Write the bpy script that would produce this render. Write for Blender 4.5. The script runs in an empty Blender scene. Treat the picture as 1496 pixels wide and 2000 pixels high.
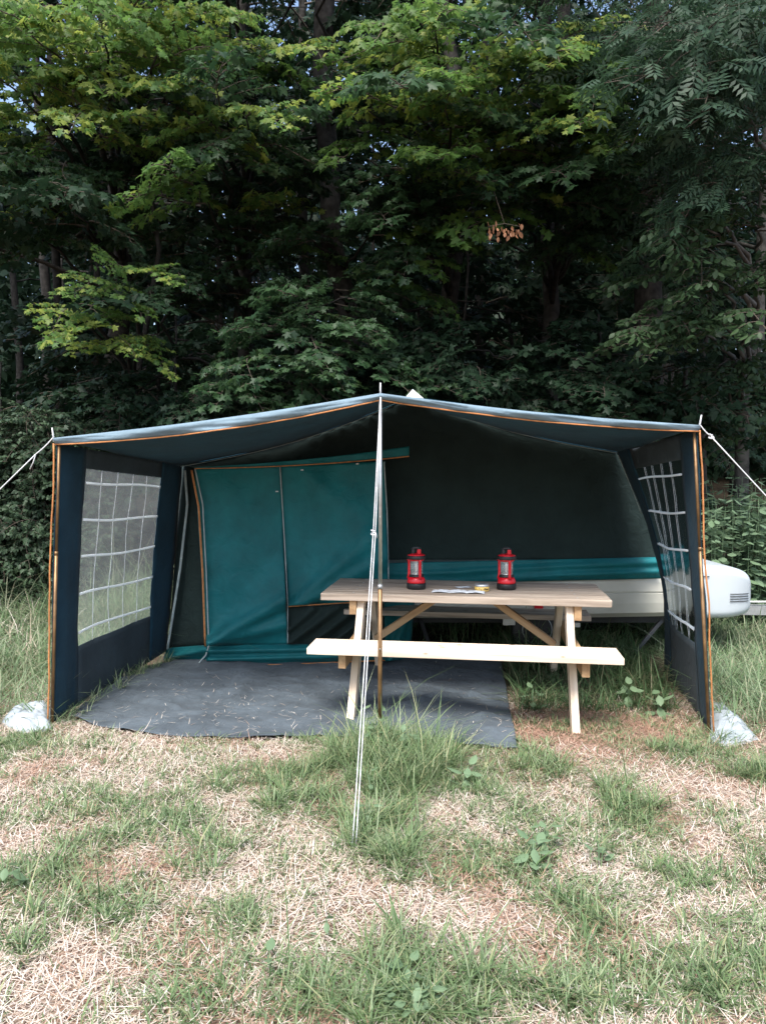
import bpy, bmesh, math, random
import numpy as np
from mathutils import Vector, Matrix, noise

R = math.radians
scn = bpy.context.scene
C = scn.collection
random.seed(7)
rng = np.random.default_rng(11)

# ------------------------------------------------------------------ camera
CAM_H, PITCH, FPX = 1.5, R(3.05), 1500.0
cam = bpy.data.cameras.new('camera')
cam.sensor_fit = 'HORIZONTAL'; cam.sensor_width = 36.0; cam.lens = 36.0 * FPX / 1496.0
cam.clip_start = 0.05; cam.clip_end = 2000
camo = bpy.data.objects.new('camera', cam); C.objects.link(camo)
camo.location = (0, 0, CAM_H); camo.rotation_euler = (R(90) - PITCH, 0, 0)
scn.camera = camo

# ------------------------------------------------------------------ sky, sun, exposure
SUN_EL, SUN_ROT = R(60), R(200)
world = bpy.data.worlds.new('World'); scn.world = world; world.use_nodes = True
wn = world.node_tree.nodes; wl = world.node_tree.links
bg = wn['Background']; sky = wn.new('ShaderNodeTexSky')
sky.sky_type = 'NISHITA'; sky.sun_disc = False
sky.sun_elevation = SUN_EL; sky.sun_rotation = SUN_ROT
sky.air_density = 1.0; sky.dust_density = 3.0; sky.ozone_density = 1.0
wl.new(sky.outputs[0], bg.inputs[0]); bg.inputs[1].default_value = 0.135
sl = bpy.data.lights.new('sun', 'SUN'); sl.energy = 2.2; sl.angle = R(28); sl.color = (1, 0.98, 0.95)
so = bpy.data.objects.new('sun', sl); C.objects.link(so)
sd = Vector((math.sin(SUN_ROT) * math.cos(SUN_EL), math.cos(SUN_ROT) * math.cos(SUN_EL), math.sin(SUN_EL)))
so.location = sd * 30; so.rotation_euler = (-sd).to_track_quat('-Z', 'Y').to_euler()
vs = scn.view_settings
vs.view_transform = 'Standard'; vs.look = 'None'; vs.gamma = 1; vs.use_curve_mapping = False
vs.exposure = 1.42
scn.render.engine = 'CYCLES'
cy = scn.cycles
cy.max_bounces = 7; cy.diffuse_bounces = 3; cy.glossy_bounces = 3; cy.transmission_bounces = 5; cy.transparent_max_bounces = 8
cy.use_denoising = True

# ------------------------------------------------------------------ coordinates
CP, SP = math.cos(PITCH), math.sin(PITCH)
def at(px, py, Y):
    dx = (px - 748) / FPX; dv = (1000 - py) / FPX
    dy = CP + dv * SP; dz = -SP + dv * CP
    k = Y / dy
    return Vector((dx * k, Y, CAM_H + dz * k))
def G(x, y):
    x = np.asarray(x, float); y = np.asarray(y, float)
    b = -0.01 - 0.012 * np.clip(x, -4, 4)
    b = b + 0.010 * np.sin(x * 3.1 + 1) * np.sin(y * 2.7) + 0.006 * np.sin(x * 7.3 + y * 5.1)
    r = np.clip((y - 11) / 60, 0, 1)
    return b + r * r * (3 - 2 * r) * 6 + 0.10 * np.clip((-x - 2.6) / 3, 0, 1)
def g1(x, y): return float(G(x, y))
def gp(px, py):
    z = 0.0
    for _ in range(4):
        dx = (px - 748) / FPX; dv = (1000 - py) / FPX
        dy = CP + dv * SP; dz = -SP + dv * CP
        k = (z - CAM_H) / dz
        z = g1(dx * k, dy * k)
    return Vector((dx * k, dy * k, z))

# ------------------------------------------------------------------ materials
def new_mat(name):
    m = bpy.data.materials.new(name); m.use_nodes = True
    nt = m.node_tree; return m, nt, nt.nodes, nt.links, nt.nodes['Principled BSDF']
def ramp(nd, stops):
    r = nd.new('ShaderNodeValToRGB'); e = r.color_ramp.elements
    e[0].position, e[0].color = stops[0][0], (*stops[0][1], 1)
    e[1].position, e[1].color = stops[-1][0], (*stops[-1][1], 1)
    for p, c in stops[1:-1]:
        q = e.new(p); q.color = (*c, 1)
    return r
def plain(name, col, rough=0.5, metal=0.0, var=0.15, scale=30, bump=0.0, bscale=200, spec=0.5):
    m, nt, nd, lk, b = new_mat(name)
    tc = nd.new('ShaderNodeTexCoord'); n = nd.new('ShaderNodeTexNoise')
    n.inputs['Scale'].default_value = scale; n.inputs['Detail'].default_value = 5
    lk.new(tc.outputs['Object'], n.inputs['Vector'])
    c0 = tuple(c * (1 - var) for c in col); c1 = tuple(min(1, c * (1 + var)) for c in col)
    r = ramp(nd, [(0.3, c0), (0.7, c1)]); lk.new(n.outputs['Fac'], r.inputs[0]); lk.new(r.outputs[0], b.inputs['Base Color'])
    b.inputs['Roughness'].default_value = rough; b.inputs['Metallic'].default_value = metal
    b.inputs['Specular IOR Level'].default_value = spec
    if bump:
        n2 = nd.new('ShaderNodeTexNoise'); n2.inputs['Scale'].default_value = bscale; n2.inputs['Detail'].default_value = 3
        lk.new(tc.outputs['Object'], n2.inputs['Vector'])
        bp = nd.new('ShaderNodeBump'); bp.inputs['Strength'].default_value = bump; bp.inputs['Distance'].default_value = 0.004
        lk.new(n2.outputs['Fac'], bp.inputs['Height']); lk.new(bp.outputs[0], b.inputs['Normal'])
    return m
def fabric(name, col, transl=0.12, var=0.26, weave=900, rough=0.85, wrinkle=0.35):
    m, nt, nd, lk, b = new_mat(name)
    tc = nd.new('ShaderNodeTexCoord')
    n = nd.new('ShaderNodeTexNoise'); n.inputs['Scale'].default_value = 3.5; n.inputs['Detail'].default_value = 8; n.inputs['Roughness'].default_value = 0.65
    lk.new(tc.outputs['Object'], n.inputs['Vector'])
    c0 = tuple(c * (1 - var) for c in col); c1 = tuple(min(1, c * (1 + var)) for c in col)
    r = ramp(nd, [(0.3, c0), (0.72, c1)]); lk.new(n.outputs['Fac'], r.inputs[0]); lk.new(r.outputs[0], b.inputs['Base Color'])
    b.inputs['Roughness'].default_value = rough; b.inputs['Specular IOR Level'].default_value = 0.25
    b.inputs['Sheen Weight'].default_value = 0.04
    n2 = nd.new('ShaderNodeTexNoise'); n2.inputs['Scale'].default_value = weave; lk.new(tc.outputs['Object'], n2.inputs['Vector'])
    n3 = nd.new('ShaderNodeTexNoise'); n3.inputs['Scale'].default_value = 9; n3.inputs['Detail'].default_value = 6; n3.inputs['Distortion'].default_value = 1.2
    lk.new(tc.outputs['Object'], n3.inputs['Vector'])
    b1 = nd.new('ShaderNodeBump'); b1.inputs['Strength'].default_value = wrinkle; b1.inputs['Distance'].default_value = 0.02
    b2 = nd.new('ShaderNodeBump'); b2.inputs['Strength'].default_value = 0.25; b2.inputs['Distance'].default_value = 0.001
    lk.new(n3.outputs['Fac'], b1.inputs['Height']); lk.new(n2.outputs['Fac'], b2.inputs['Height'])
    lk.new(b1.outputs[0], b2.inputs['Normal']); lk.new(b2.outputs[0], b.inputs['Normal'])
    if transl:
        t = nd.new('ShaderNodeBsdfTranslucent'); lk.new(r.outputs[0], t.inputs[0])
        mx = nd.new('ShaderNodeMixShader'); mx.inputs[0].default_value = transl
        lk.new(b.outputs[0], mx.inputs[1]); lk.new(t.outputs[0], mx.inputs[2])
        lk.new(mx.outputs[0], nd['Material Output'].inputs[0])
    return m
def leaf_mat(name, cols, transl=0.35, rough=0.5, objvar=0.6, spec=0.25):
    m, nt, nd, lk, b = new_mat(name)
    ge = nd.new('ShaderNodeNewGeometry'); oi = nd.new('ShaderNodeObjectInfo')
    mx0 = nd.new('ShaderNodeMix'); mx0.data_type = 'FLOAT'; mx0.inputs[0].default_value = objvar
    lk.new(ge.outputs['Random Per Island'], mx0.inputs[2]); lk.new(oi.outputs['Random'], mx0.inputs[3])
    r = ramp(nd, [(i / (len(cols) - 1), c) for i, c in enumerate(cols)])
    lk.new(mx0.outputs[0], r.inputs[0]); lk.new(r.outputs[0], b.inputs['Base Color'])
    b.inputs['Roughness'].default_value = rough; b.inputs['Specular IOR Level'].default_value = spec
    if transl:
        t = nd.new('ShaderNodeBsdfTranslucent')
        hs = nd.new('ShaderNodeHueSaturation'); hs.inputs['Hue'].default_value = 0.495; hs.inputs['Value'].default_value = 1.5
        lk.new(r.outputs[0], hs.inputs['Color']); lk.new(hs.outputs[0], t.inputs[0])
        mx = nd.new('ShaderNodeMixShader'); mx.inputs[0].default_value = transl
        lk.new(b.outputs[0], mx.inputs[1]); lk.new(t.outputs[0], mx.inputs[2])
        lk.new(mx.outputs[0], nd['Material Output'].inputs[0])
    return m
def wood(name, c_dark, c_light, knot=(0.12, 0.06, 0.03)):
    m, nt, nd, lk, b = new_mat(name)
    tc = nd.new('ShaderNodeTexCoord'); oi = nd.new('ShaderNodeObjectInfo')
    ad = nd.new('ShaderNodeVectorMath'); ad.operation = 'ADD'
    ml = nd.new('ShaderNodeMath'); ml.operation = 'MULTIPLY'; ml.inputs[1].default_value = 37
    lk.new(oi.outputs['Random'], ml.inputs[0]); lk.new(tc.outputs['Object'], ad.inputs[0]); lk.new(ml.outputs[0], ad.inputs[1])
    mp = nd.new('ShaderNodeMapping'); mp.inputs['Scale'].default_value = (1.6, 26, 26); lk.new(ad.outputs[0], mp.inputs[0])
    n = nd.new('ShaderNodeTexNoise'); n.inputs['Scale'].default_value = 1.0; n.inputs['Detail'].default_value = 6; n.inputs['Distortion'].default_value = 0.8
    lk.new(mp.outputs[0], n.inputs['Vector'])
    r = ramp(nd, [(0.32, c_dark), (0.5, tuple((a + c) / 2 for a, c in zip(c_dark, c_light))), (0.68, c_light)])
    lk.new(n.outputs['Fac'], r.inputs[0])
    mp2 = nd.new('ShaderNodeMapping'); mp2.inputs['Scale'].default_value = (4.2, 8.5, 8.5); lk.new(ad.outputs[0], mp2.inputs[0])
    v = nd.new('ShaderNodeTexVoronoi'); v.inputs['Scale'].default_value = 1.0; lk.new(mp2.outputs[0], v.inputs['Vector'])
    kr = ramp(nd, [(0.04, (1, 1, 1)), (0.10, (0, 0, 0))]); lk.new(v.outputs['Distance'], kr.inputs[0])
    mx = nd.new('ShaderNodeMix'); mx.data_type = 'RGBA'
    lk.new(kr.outputs[0], mx.inputs[0]); lk.new(r.outputs[0], mx.inputs[6]); mx.inputs[7].default_value = (*knot, 1)
    lk.new(mx.outputs[2], b.inputs['Base Color'])
    b.inputs['Roughness'].default_value = 0.7; b.inputs['Specular IOR Level'].default_value = 0.25
    bp = nd.new('ShaderNodeBump'); bp.inputs['Strength'].default_value = 0.3; bp.inputs['Distance'].default_value = 0.002
    lk.new(n.outputs['Fac'], bp.inputs['Height']); lk.new(bp.outputs[0], b.inputs['Normal'])
    return m
def film(name, haze=0.10):
    m, nt, nd, lk, b = new_mat(name); nd.remove(b)
    tr = nd.new('ShaderNodeBsdfTransparent'); tr.inputs[0].default_value = (0.93, 0.96, 0.95, 1)
    rf = nd.new('ShaderNodeBsdfRefraction'); rf.inputs['Roughness'].default_value = 0.22; rf.inputs['IOR'].default_value = 1.06
    gl = nd.new('ShaderNodeBsdfGlossy'); gl.inputs['Roughness'].default_value = 0.16; gl.inputs[0].default_value = (0.9, 0.95, 0.97, 1)
    tl = nd.new('ShaderNodeBsdfTranslucent'); tl.inputs[0].default_value = (0.8, 0.82, 0.8, 1)
    tc = nd.new('ShaderNodeTexCoord'); n = nd.new('ShaderNodeTexNoise'); n.inputs['Scale'].default_value = 6; n.inputs['Detail'].default_value = 3
    lk.new(tc.outputs['Object'], n.inputs['Vector'])
    bp = nd.new('ShaderNodeBump'); bp.inputs['Strength'].default_value = 0.3; bp.inputs['Distance'].default_value = 0.02
    lk.new(n.outputs['Fac'], bp.inputs['Height'])
    for q in (rf, gl): lk.new(bp.outputs[0], q.inputs['Normal'])
    a = nd.new('ShaderNodeMixShader'); a.inputs[0].default_value = 0.42; lk.new(tr.outputs[0], a.inputs[1]); lk.new(rf.outputs[0], a.inputs[2])
    c = nd.new('ShaderNodeMixShader'); c.inputs[0].default_value = haze; lk.new(a.outputs[0], c.inputs[1]); lk.new(tl.outputs[0], c.inputs[2])
    lw = nd.new('ShaderNodeLayerWeight'); lw.inputs[0].default_value = 0.12
    d = nd.new('ShaderNodeMixShader'); lk.new(lw.outputs['Fresnel'], d.inputs[0]); lk.new(c.outputs[0], d.inputs[1]); lk.new(gl.outputs[0], d.inputs[2])
    lk.new(d.outputs[0], nd['Material Output'].inputs[0])
    return m

M = {}
M['roof'] = fabric('roof_canvas', (0.010, 0.056, 0.088), 0.06)
M['hem'] = fabric('hem_canvas', (0.165, 0.235, 0.28), 0.05)
M['navy'] = fabric('navy_canvas', (0.013, 0.045, 0.070), 0.08)
M['slate'] = fabric('slate_canvas', (0.038, 0.054, 0.064), 0.08)
M['dark'] = fabric('charcoal_canvas', (0.014, 0.027, 0.025), 0.03, wrinkle=0.6)
M['teal'] = fabric('teal_canvas', (0.007, 0.130, 0.142), 0.05, rough=0.55, wrinkle=0.55)
M['mat'] = fabric('groundsheet_weave', (0.070, 0.087, 0.100), 0.0, var=0.38, weave=420, wrinkle=1.0)
M['orange'] = plain('orange_piping', (0.42, 0.17, 0.055), 0.7, var=0.3)
M['tape'] = fabric('white_tape', (0.90, 0.92, 0.92), 0.62, var=0.02)
M['cord'] = plain('white_cord', (0.52, 0.53, 0.53), 0.8, var=0.2, scale=120)
M['greytape'] = plain('grey_webbing', (0.30, 0.36, 0.36), 0.8)
M['film'] = film('window_film', 0.15)
M['film2'] = film('window_film_slack', 0.30)
M['steel'] = plain('galvanised_steel', (0.45, 0.47, 0.46), 0.4, 0.85, bump=0.1)
M['brass'] = plain('tarnished_pole', (0.20, 0.115, 0.05), 0.42, 0.45, var=0.35, scale=14)
M['wood'] = wood('fresh_pine', (0.60, 0.47, 0.34), (0.78, 0.66, 0.52))
M['woodtop'] = wood('weathered_pine', (0.22, 0.175, 0.135), (0.47, 0.395, 0.32))
M['woodbr'] = wood('brown_pine', (0.30, 0.18, 0.09), (0.46, 0.31, 0.17))
M['beige'] = plain('beige_panel', (0.48, 0.47, 0.40), 0.45, var=0.08, scale=6)
M['white'] = plain('white_fibreglass', (0.47, 0.52, 0.54), 0.28, var=0.04, scale=5)
M['black'] = plain('black_rubber', (0.012, 0.013, 0.014), 0.5, var=0.3)
M['darkm'] = plain('dark_chassis', (0.03, 0.032, 0.034), 0.6, 0.3)
M['rim'] = plain('wheel_rim', (0.35, 0.36, 0.36), 0.45, 0.5)
M['red'] = plain('red_plastic', (0.55, 0.008, 0.018), 0.3, var=0.08)
M['yellow'] = plain('yellow_label', (0.62, 0.43, 0.12), 0.5)
M['tin'] = plain('tin_lid', (0.55, 0.57, 0.58), 0.3, 0.7)
M['ink'] = plain('label_ink', (0.05, 0.03, 0.02), 0.6)
M['paper'] = plain('paper', (0.62, 0.66, 0.70), 0.7, var=0.25, scale=25)
M['plastic'] = plain('white_plastic_sheet', (0.33, 0.37, 0.39), 0.4, var=0.1, scale=9, bump=0.6, bscale=25)
M['bulb'] = plain('reflector', (0.75, 0.76, 0.75), 0.15, 0.6, var=0.03)
mg, nt_, nd_, lk_, bb_ = new_mat('lantern_glass')
bb_.inputs['Roughness'].default_value = 0.08; bb_.inputs['Base Color'].default_value = (0.8, 0.84, 0.83, 1); bb_.inputs['IOR'].default_value = 1.3
tr_ = nd_.new('ShaderNodeBsdfTransparent'); tr_.inputs[0].default_value = (0.85, 0.88, 0.87, 1)
mx_ = nd_.new('ShaderNodeMixShader'); mx_.inputs[0].default_value = 0.22
lk_.new(tr_.outputs[0], mx_.inputs[1]); lk_.new(bb_.outputs[0], mx_.inputs[2]); lk_.new(mx_.outputs[0], nd_['Material Output'].inputs[0])
M['glass'] = mg
M['bark'] = plain('dark_bark', (0.036, 0.034, 0.031), 0.9, var=0.5, scale=12, bump=1.0, bscale=30, spec=0.08)
M['palebark'] = plain('pale_bark', (0.10, 0.097, 0.088), 0.9, var=0.45, scale=9, bump=0.8, bscale=24, spec=0.1)
M['twig'] = plain('twig_bark', (0.07, 0.055, 0.04), 0.9)
M['lime'] = leaf_mat('maple_leaf_sunlit', [(0.055, 0.120, 0.032), (0.105, 0.185, 0.042), (0.065, 0.140, 0.036), (0.23, 0.275, 0.055), (0.08, 0.16, 0.036)], 0.47, objvar=0.45)  # yellowish young leaf tone, lightened further to stand for sunlit foliage
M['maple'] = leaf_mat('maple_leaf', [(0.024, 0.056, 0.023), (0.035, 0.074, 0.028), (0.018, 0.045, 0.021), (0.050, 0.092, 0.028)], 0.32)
M['deep'] = leaf_mat('shaded_leaf', [(0.011, 0.026, 0.014), (0.017, 0.036, 0.018), (0.009, 0.022, 0.012)], 0.2, spec=0.15)  # darker copy of the maple leaf, woodland shade put into its colour
M['ash'] = leaf_mat('ash_leaf', [(0.022, 0.048, 0.027), (0.034, 0.066, 0.034), (0.018, 0.040, 0.024)], 0.28, spec=0.2)
M['beech'] = leaf_mat('beech_leaf', [(0.026, 0.056, 0.026), (0.042, 0.076, 0.030), (0.022, 0.048, 0.024)], 0.30)
M['ivy'] = leaf_mat('ivy_leaf', [(0.030, 0.055, 0.030), (0.045, 0.075, 0.038), (0.024, 0.046, 0.028)], 0.2)
M['nettle'] = leaf_mat('nettle_leaf', [(0.11, 0.18, 0.105), (0.16, 0.235, 0.14), (0.13, 0.205, 0.105)], 0.25, rough=0.6)
M['weed'] = leaf_mat('weed_leaf', [(0.11, 0.18, 0.095), (0.17, 0.25, 0.14), (0.14, 0.21, 0.12)], 0.3, rough=0.5)
M['brownleaf'] = leaf_mat('dry_leaf', [(0.35, 0.16, 0.08), (0.45, 0.24, 0.14)], 0.3)
M['grass'] = leaf_mat('grass_blade', [(0.06, 0.12, 0.045), (0.20, 0.265, 0.14), (0.11, 0.185, 0.065), (0.31, 0.36, 0.22), (0.09, 0.155, 0.065), (0.17, 0.245, 0.11), (0.35, 0.34, 0.19)], 0.3, rough=0.5, objvar=0.0)
M['meadow'] = leaf_mat('meadow_blade', [(0.09, 0.16, 0.07), (0.18, 0.26, 0.14), (0.12, 0.20, 0.08), (0.26, 0.32, 0.20), (0.34, 0.33, 0.22), (0.16, 0.24, 0.14)], 0.3, rough=0.55, objvar=0.0)
M['shade_grass'] = leaf_mat('shade_grass_blade', [(0.05, 0.10, 0.04), (0.085, 0.145, 0.065), (0.06, 0.12, 0.045), (0.12, 0.17, 0.08), (0.20, 0.18, 0.11)], 0.25, rough=0.55, objvar=0.0)  # green blades, colour darkened to stand for shade under table and trailer
M['straw'] = leaf_mat('dry_straw', [(0.47, 0.37, 0.28), (0.68, 0.60, 0.51), (0.60, 0.51, 0.42), (0.77, 0.72, 0.65), (0.37, 0.25, 0.17), (0.71, 0.64, 0.55)], 0.15, rough=0.7, objvar=0.0, spec=0.2)
M['needle'] = leaf_mat('brown_litter', [(0.33, 0.19, 0.13), (0.45, 0.29, 0.21), (0.25, 0.14, 0.095), (0.54, 0.40, 0.31)], 0.1, rough=0.8, objvar=0.0, spec=0.1)
def ground_mat():
    m, nt, nd, lk, b = new_mat('ground_soil_straw')
    tc = nd.new('ShaderNodeTexCoord')
    n1 = nd.new('ShaderNodeTexNoise'); n1.inputs['Scale'].default_value = 2.2; n1.inputs['Detail'].default_value = 9; n1.inputs['Roughness'].default_value = 0.7
    n2 = nd.new('ShaderNodeTexNoise'); n2.inputs['Scale'].default_value = 60; n2.inputs['Detail'].default_value = 6
    for n in (n1, n2): lk.new(tc.outputs['Object'], n.inputs['Vector'])
    r1 = ramp(nd, [(0.35, (0.17, 0.11, 0.075)), (0.5, (0.30, 0.22, 0.17)), (0.65, (0.44, 0.36, 0.30))]); lk.new(n1.outputs['Fac'], r1.inputs[0])
    r2 = ramp(nd, [(0.3, (0.55, 0.5, 0.45)), (0.7, (1, 1, 1))]); lk.new(n2.outputs['Fac'], r2.inputs[0])
    mu = nd.new('ShaderNodeMix'); mu.data_type = 'RGBA'; mu.blend_type = 'MULTIPLY'; mu.inputs[0].default_value = 1
    lk.new(r1.outputs[0], mu.inputs[6]); lk.new(r2.outputs[0], mu.inputs[7])
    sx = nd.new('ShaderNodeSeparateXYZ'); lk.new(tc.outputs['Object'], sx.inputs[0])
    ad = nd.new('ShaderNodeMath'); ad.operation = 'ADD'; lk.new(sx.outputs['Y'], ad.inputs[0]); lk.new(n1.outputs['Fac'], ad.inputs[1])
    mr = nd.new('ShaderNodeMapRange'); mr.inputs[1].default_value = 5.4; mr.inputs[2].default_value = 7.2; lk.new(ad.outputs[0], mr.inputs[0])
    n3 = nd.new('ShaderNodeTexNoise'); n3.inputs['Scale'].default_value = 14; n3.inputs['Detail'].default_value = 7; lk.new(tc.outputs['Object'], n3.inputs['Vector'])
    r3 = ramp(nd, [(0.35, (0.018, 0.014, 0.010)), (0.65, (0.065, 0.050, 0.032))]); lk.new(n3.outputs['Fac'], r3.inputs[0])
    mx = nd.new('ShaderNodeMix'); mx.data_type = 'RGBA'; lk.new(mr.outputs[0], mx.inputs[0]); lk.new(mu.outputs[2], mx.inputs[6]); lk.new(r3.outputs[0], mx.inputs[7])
    lk.new(mx.outputs[2], b.inputs['Base Color']); b.inputs['Roughness'].default_value = 0.95; b.inputs['Specular IOR Level'].default_value = 0.1
    bp = nd.new('ShaderNodeBump'); bp.inputs['Strength'].default_value = 0.8; bp.inputs['Distance'].default_value = 0.02
    lk.new(n2.outputs['Fac'], bp.inputs['Height']); lk.new(bp.outputs[0], b.inputs['Normal'])
    return m
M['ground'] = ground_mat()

# ------------------------------------------------------------------ mesh helpers
def link(name, me, parent=None):
    o = bpy.data.objects.new(name, me); C.objects.link(o)
    if parent is not None: o.parent = parent
    return o
def root_of(o):
    off = Vector((0, 0, 0))
    while o is not None:
        off += o.location; o = o.parent
    return off
def empty(name, loc, rz=0.0):
    o = link(name, None); o.location = loc; o.rotation_euler = (0, 0, rz); return o
def tag(o, label=None, cat=None, group=None, kind=None):
    if label: o['label'] = label
    if cat: o['category'] = cat
    if group: o['group'] = group
    if kind: o['kind'] = kind
    return o
class MB:
    def __init__(s): s.v = []; s.f = []; s.m = []
    def add(s, vs_, fs_, mi=0):
        k = len(s.v); s.v += [tuple(v) for v in vs_]; s.f += [tuple(i + k for i in f) for f in fs_]; s.m += [mi] * len(fs_)
    def grid(s, fn, nu, nv, mi=0):
        vs_ = [fn(i / nu, j / nv) for j in range(nv + 1) for i in range(nu + 1)]
        w = nu + 1
        s.add(vs_, [(j * w + i, j * w + i + 1, (j + 1) * w + i + 1, (j + 1) * w + i) for j in range(nv) for i in range(nu)], mi)
    def tube(s, pts, rad, n=6, mi=0, cap=True):
        pts = [Vector(p) for p in pts]
        if not hasattr(rad, '__len__'): rad = [rad] * len(pts)
        vs_ = []; u = None
        for i, p in enumerate(pts):
            t = (pts[min(i + 1, len(pts) - 1)] - pts[max(i - 1, 0)]).normalized()
            if u is None:
                u = t.orthogonal().normalized()
            u = (u - t * u.dot(t)); u = u.normalized() if u.length > 1e-6 else t.orthogonal().normalized()
            w = t.cross(u)
            for k in range(n):
                a = 2 * math.pi * k / n
                vs_.append(p + (u * math.cos(a) + w * math.sin(a)) * rad[i])
        fs_ = [(i * n + k, i * n + (k + 1) % n, (i + 1) * n + (k + 1) % n, (i + 1) * n + k) for i in range(len(pts) - 1) for k in range(n)]
        if cap: fs_ += [tuple(range(n - 1, -1, -1)), tuple((len(pts) - 1) * n + k for k in range(n))]
        s.add(vs_, fs_, mi)
    def lathe(s, prof, n=24, mi=0, c=(0, 0, 0)):
        vs_ = [(c[0] + r * math.cos(2 * math.pi * k / n), c[1] + r * math.sin(2 * math.pi * k / n), c[2] + z) for r, z in prof for k in range(n)]
        fs_ = [(i * n + k, i * n + (k + 1) % n, (i + 1) * n + (k + 1) % n, (i + 1) * n + k) for i in range(len(prof) - 1) for k in range(n)]
        if prof[0][0] > 1e-5: fs_.append(tuple(range(n - 1, -1, -1)))
        if prof[-1][0] > 1e-5: fs_.append(tuple((len(prof) - 1) * n + k for k in range(n)))
        s.add(vs_, fs_, mi)
    def box(s, lo, hi, mi=0):
        x0, y0, z0 = lo; x1, y1, z1 = hi
        s.add([(x0, y0, z0), (x1, y0, z0), (x1, y1, z0), (x0, y1, z0), (x0, y0, z1), (x1, y0, z1), (x1, y1, z1), (x0, y1, z1)],
              [(0, 3, 2, 1), (4, 5, 6, 7), (0, 1, 5, 4), (1, 2, 6, 5), (2, 3, 7, 6), (3, 0, 4, 7)], mi)
    def mesh(s, name, mats, smooth=True, off=(0, 0, 0)):
        me = bpy.data.meshes.new(name)
        o = Vector(off)
        me.from_pydata([tuple(Vector(v) - o) for v in s.v], [], s.f)
        for m in (mats if isinstance(mats, (list, tuple)) else [mats]): me.materials.append(m)
        me.polygons.foreach_set('material_index', s.m)
        if smooth: me.polygons.foreach_set('use_smooth', [True] * len(s.f))
        me.update(); return me
    def build(s, name, mats, parent=None, smooth=True, world=True, solid=0.0):
        off = root_of(parent) if (parent is not None and world) else (0, 0, 0)
        o = link(name, s.mesh(name, mats, smooth, off), parent)
        if solid:
            md = o.modifiers.new('thickness', 'SOLIDIFY'); md.thickness = solid; md.offset = 0
        return o
def bevel_box(name, size, mat, bev=0.004):
    bm = bmesh.new(); bmesh.ops.create_cube(bm, size=1.0)
    for v in bm.verts: v.co = Vector((v.co.x * size[0], v.co.y * size[1], v.co.z * size[2]))
    bmesh.ops.bevel(bm, geom=bm.edges[:], offset=bev, segments=2, affect='EDGES', profile=0.6)
    me = bpy.data.meshes.new(name); bm.to_mesh(me); bm.free(); me.materials.append(mat); return me
def beam(name, p0, p1, w, h, mat, parent, up=(0, 0, 1), bev=0.004):
    p0, p1 = Vector(p0), Vector(p1); x = (p1 - p0); L = x.length; x.normalize()
    up = Vector(up); y = up.cross(x).normalized(); z = x.cross(y)
    o = link(name, bevel_box(name, (L, w, h), mat, bev), parent)
    m = Matrix((x, y, z)).transposed().to_4x4(); m.translation = (p0 + p1) / 2
    o.matrix_local = m
    return o
def np_mesh(name, verts, tris, mats, midx=None, smooth=False):
    me = bpy.data.meshes.new(name); nv, nf = len(verts), len(tris)
    me.vertices.add(nv); me.vertices.foreach_set('co', np.ascontiguousarray(verts, np.float32).ravel())
    me.loops.add(nf * 3); me.loops.foreach_set('vertex_index', np.ascontiguousarray(tris, np.int32).ravel())
    me.polygons.add(nf); me.polygons.foreach_set('loop_start', np.arange(0, nf * 3, 3, dtype=np.int32))
    for m in (mats if isinstance(mats, (list, tuple)) else [mats]): me.materials.append(m)
    if midx is not None: me.polygons.foreach_set('material_index', np.ascontiguousarray(midx, np.int32))
    if smooth: me.polygons.foreach_set('use_smooth', np.ones(nf, bool))
    me.update(calc_edges=True); me.validate(); return me
def lerp(a, b, t): return a + (b - a) * t
def fbm(x, y, z=0.0): return noise.fractal(Vector((x, y, z)), 1.0, 2.0, 4)

# ------------------------------------------------------------------ ground
def axis(near0, near1, step, far):
    a = list(np.arange(near0, near1 + 1e-6, step)); s = step
    lo, hi = [], []; q = near0
    while q > -far:
        s *= 1.35; q -= s; lo.append(q)
    s = step; q = near1
    while q < far:
        s *= 1.35; q += s; hi.append(q)
    return np.array(lo[::-1] + a + hi)
gx = axis(-5, 5, 0.1, 400); gy = axis(0, 14, 0.1, 400)
X, Y = np.meshgrid(gx, gy); Z = G(X, Y)
fine = (np.abs(X) < 5) & (Y < 8) & (Y > 0)
Z = Z + np.where(fine, rng.normal(0, 0.004, X.shape), 0)
V = np.stack([X.ravel(), Y.ravel(), Z.ravel()], 1); w = len(gx)
I = (np.arange(len(gy) - 1)[:, None] * w + np.arange(w - 1)[None, :]).ravel()
T = np.concatenate([np.stack([I, I + 1, I + w + 1], 1), np.stack([I, I + w + 1, I + w], 1)])
ground = link('ground', np_mesh('ground', V, T, M['ground'], smooth=True)); tag(ground, 'bare straw covered ground running back into the wood', 'ground', kind='structure')

# ------------------------------------------------------------------ awning
YF, YC, YR = 4.4, 4.25, 6.0
FL, FP, FR = at(107, 856, YF), at(743, 769, YC), at(1364, 831, YF)
BL, BP, BR = at(355, 908, YR), at(800, 776, 6.15), at(1205, 882, YR)
aw = empty('awning_tent', (0, 4.4, g1(0, 4.4)))
tag(aw, 'open fronted blue grey canvas awning with orange piping and teal inner tent', 'awning')
def front(u):
    p = lerp(FL, FP, u * 2) if u < 0.5 else lerp(FP, FR, u * 2 - 1)
    h = (u * 2) % 1.0 if u < 1 else 0
    return p - Vector((0, 0, 0.018 * math.sin(math.pi * h)))
def rear(u):
    if u < 0.5: p = lerp(BL, BP, u * 2); h = u * 2; s = 0.07
    else: p = lerp(BP, BR, u * 2 - 1); h = u * 2 - 1; s = 0.05
    return p - Vector((0, 0, s * math.sin(math.pi * h)))
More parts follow.
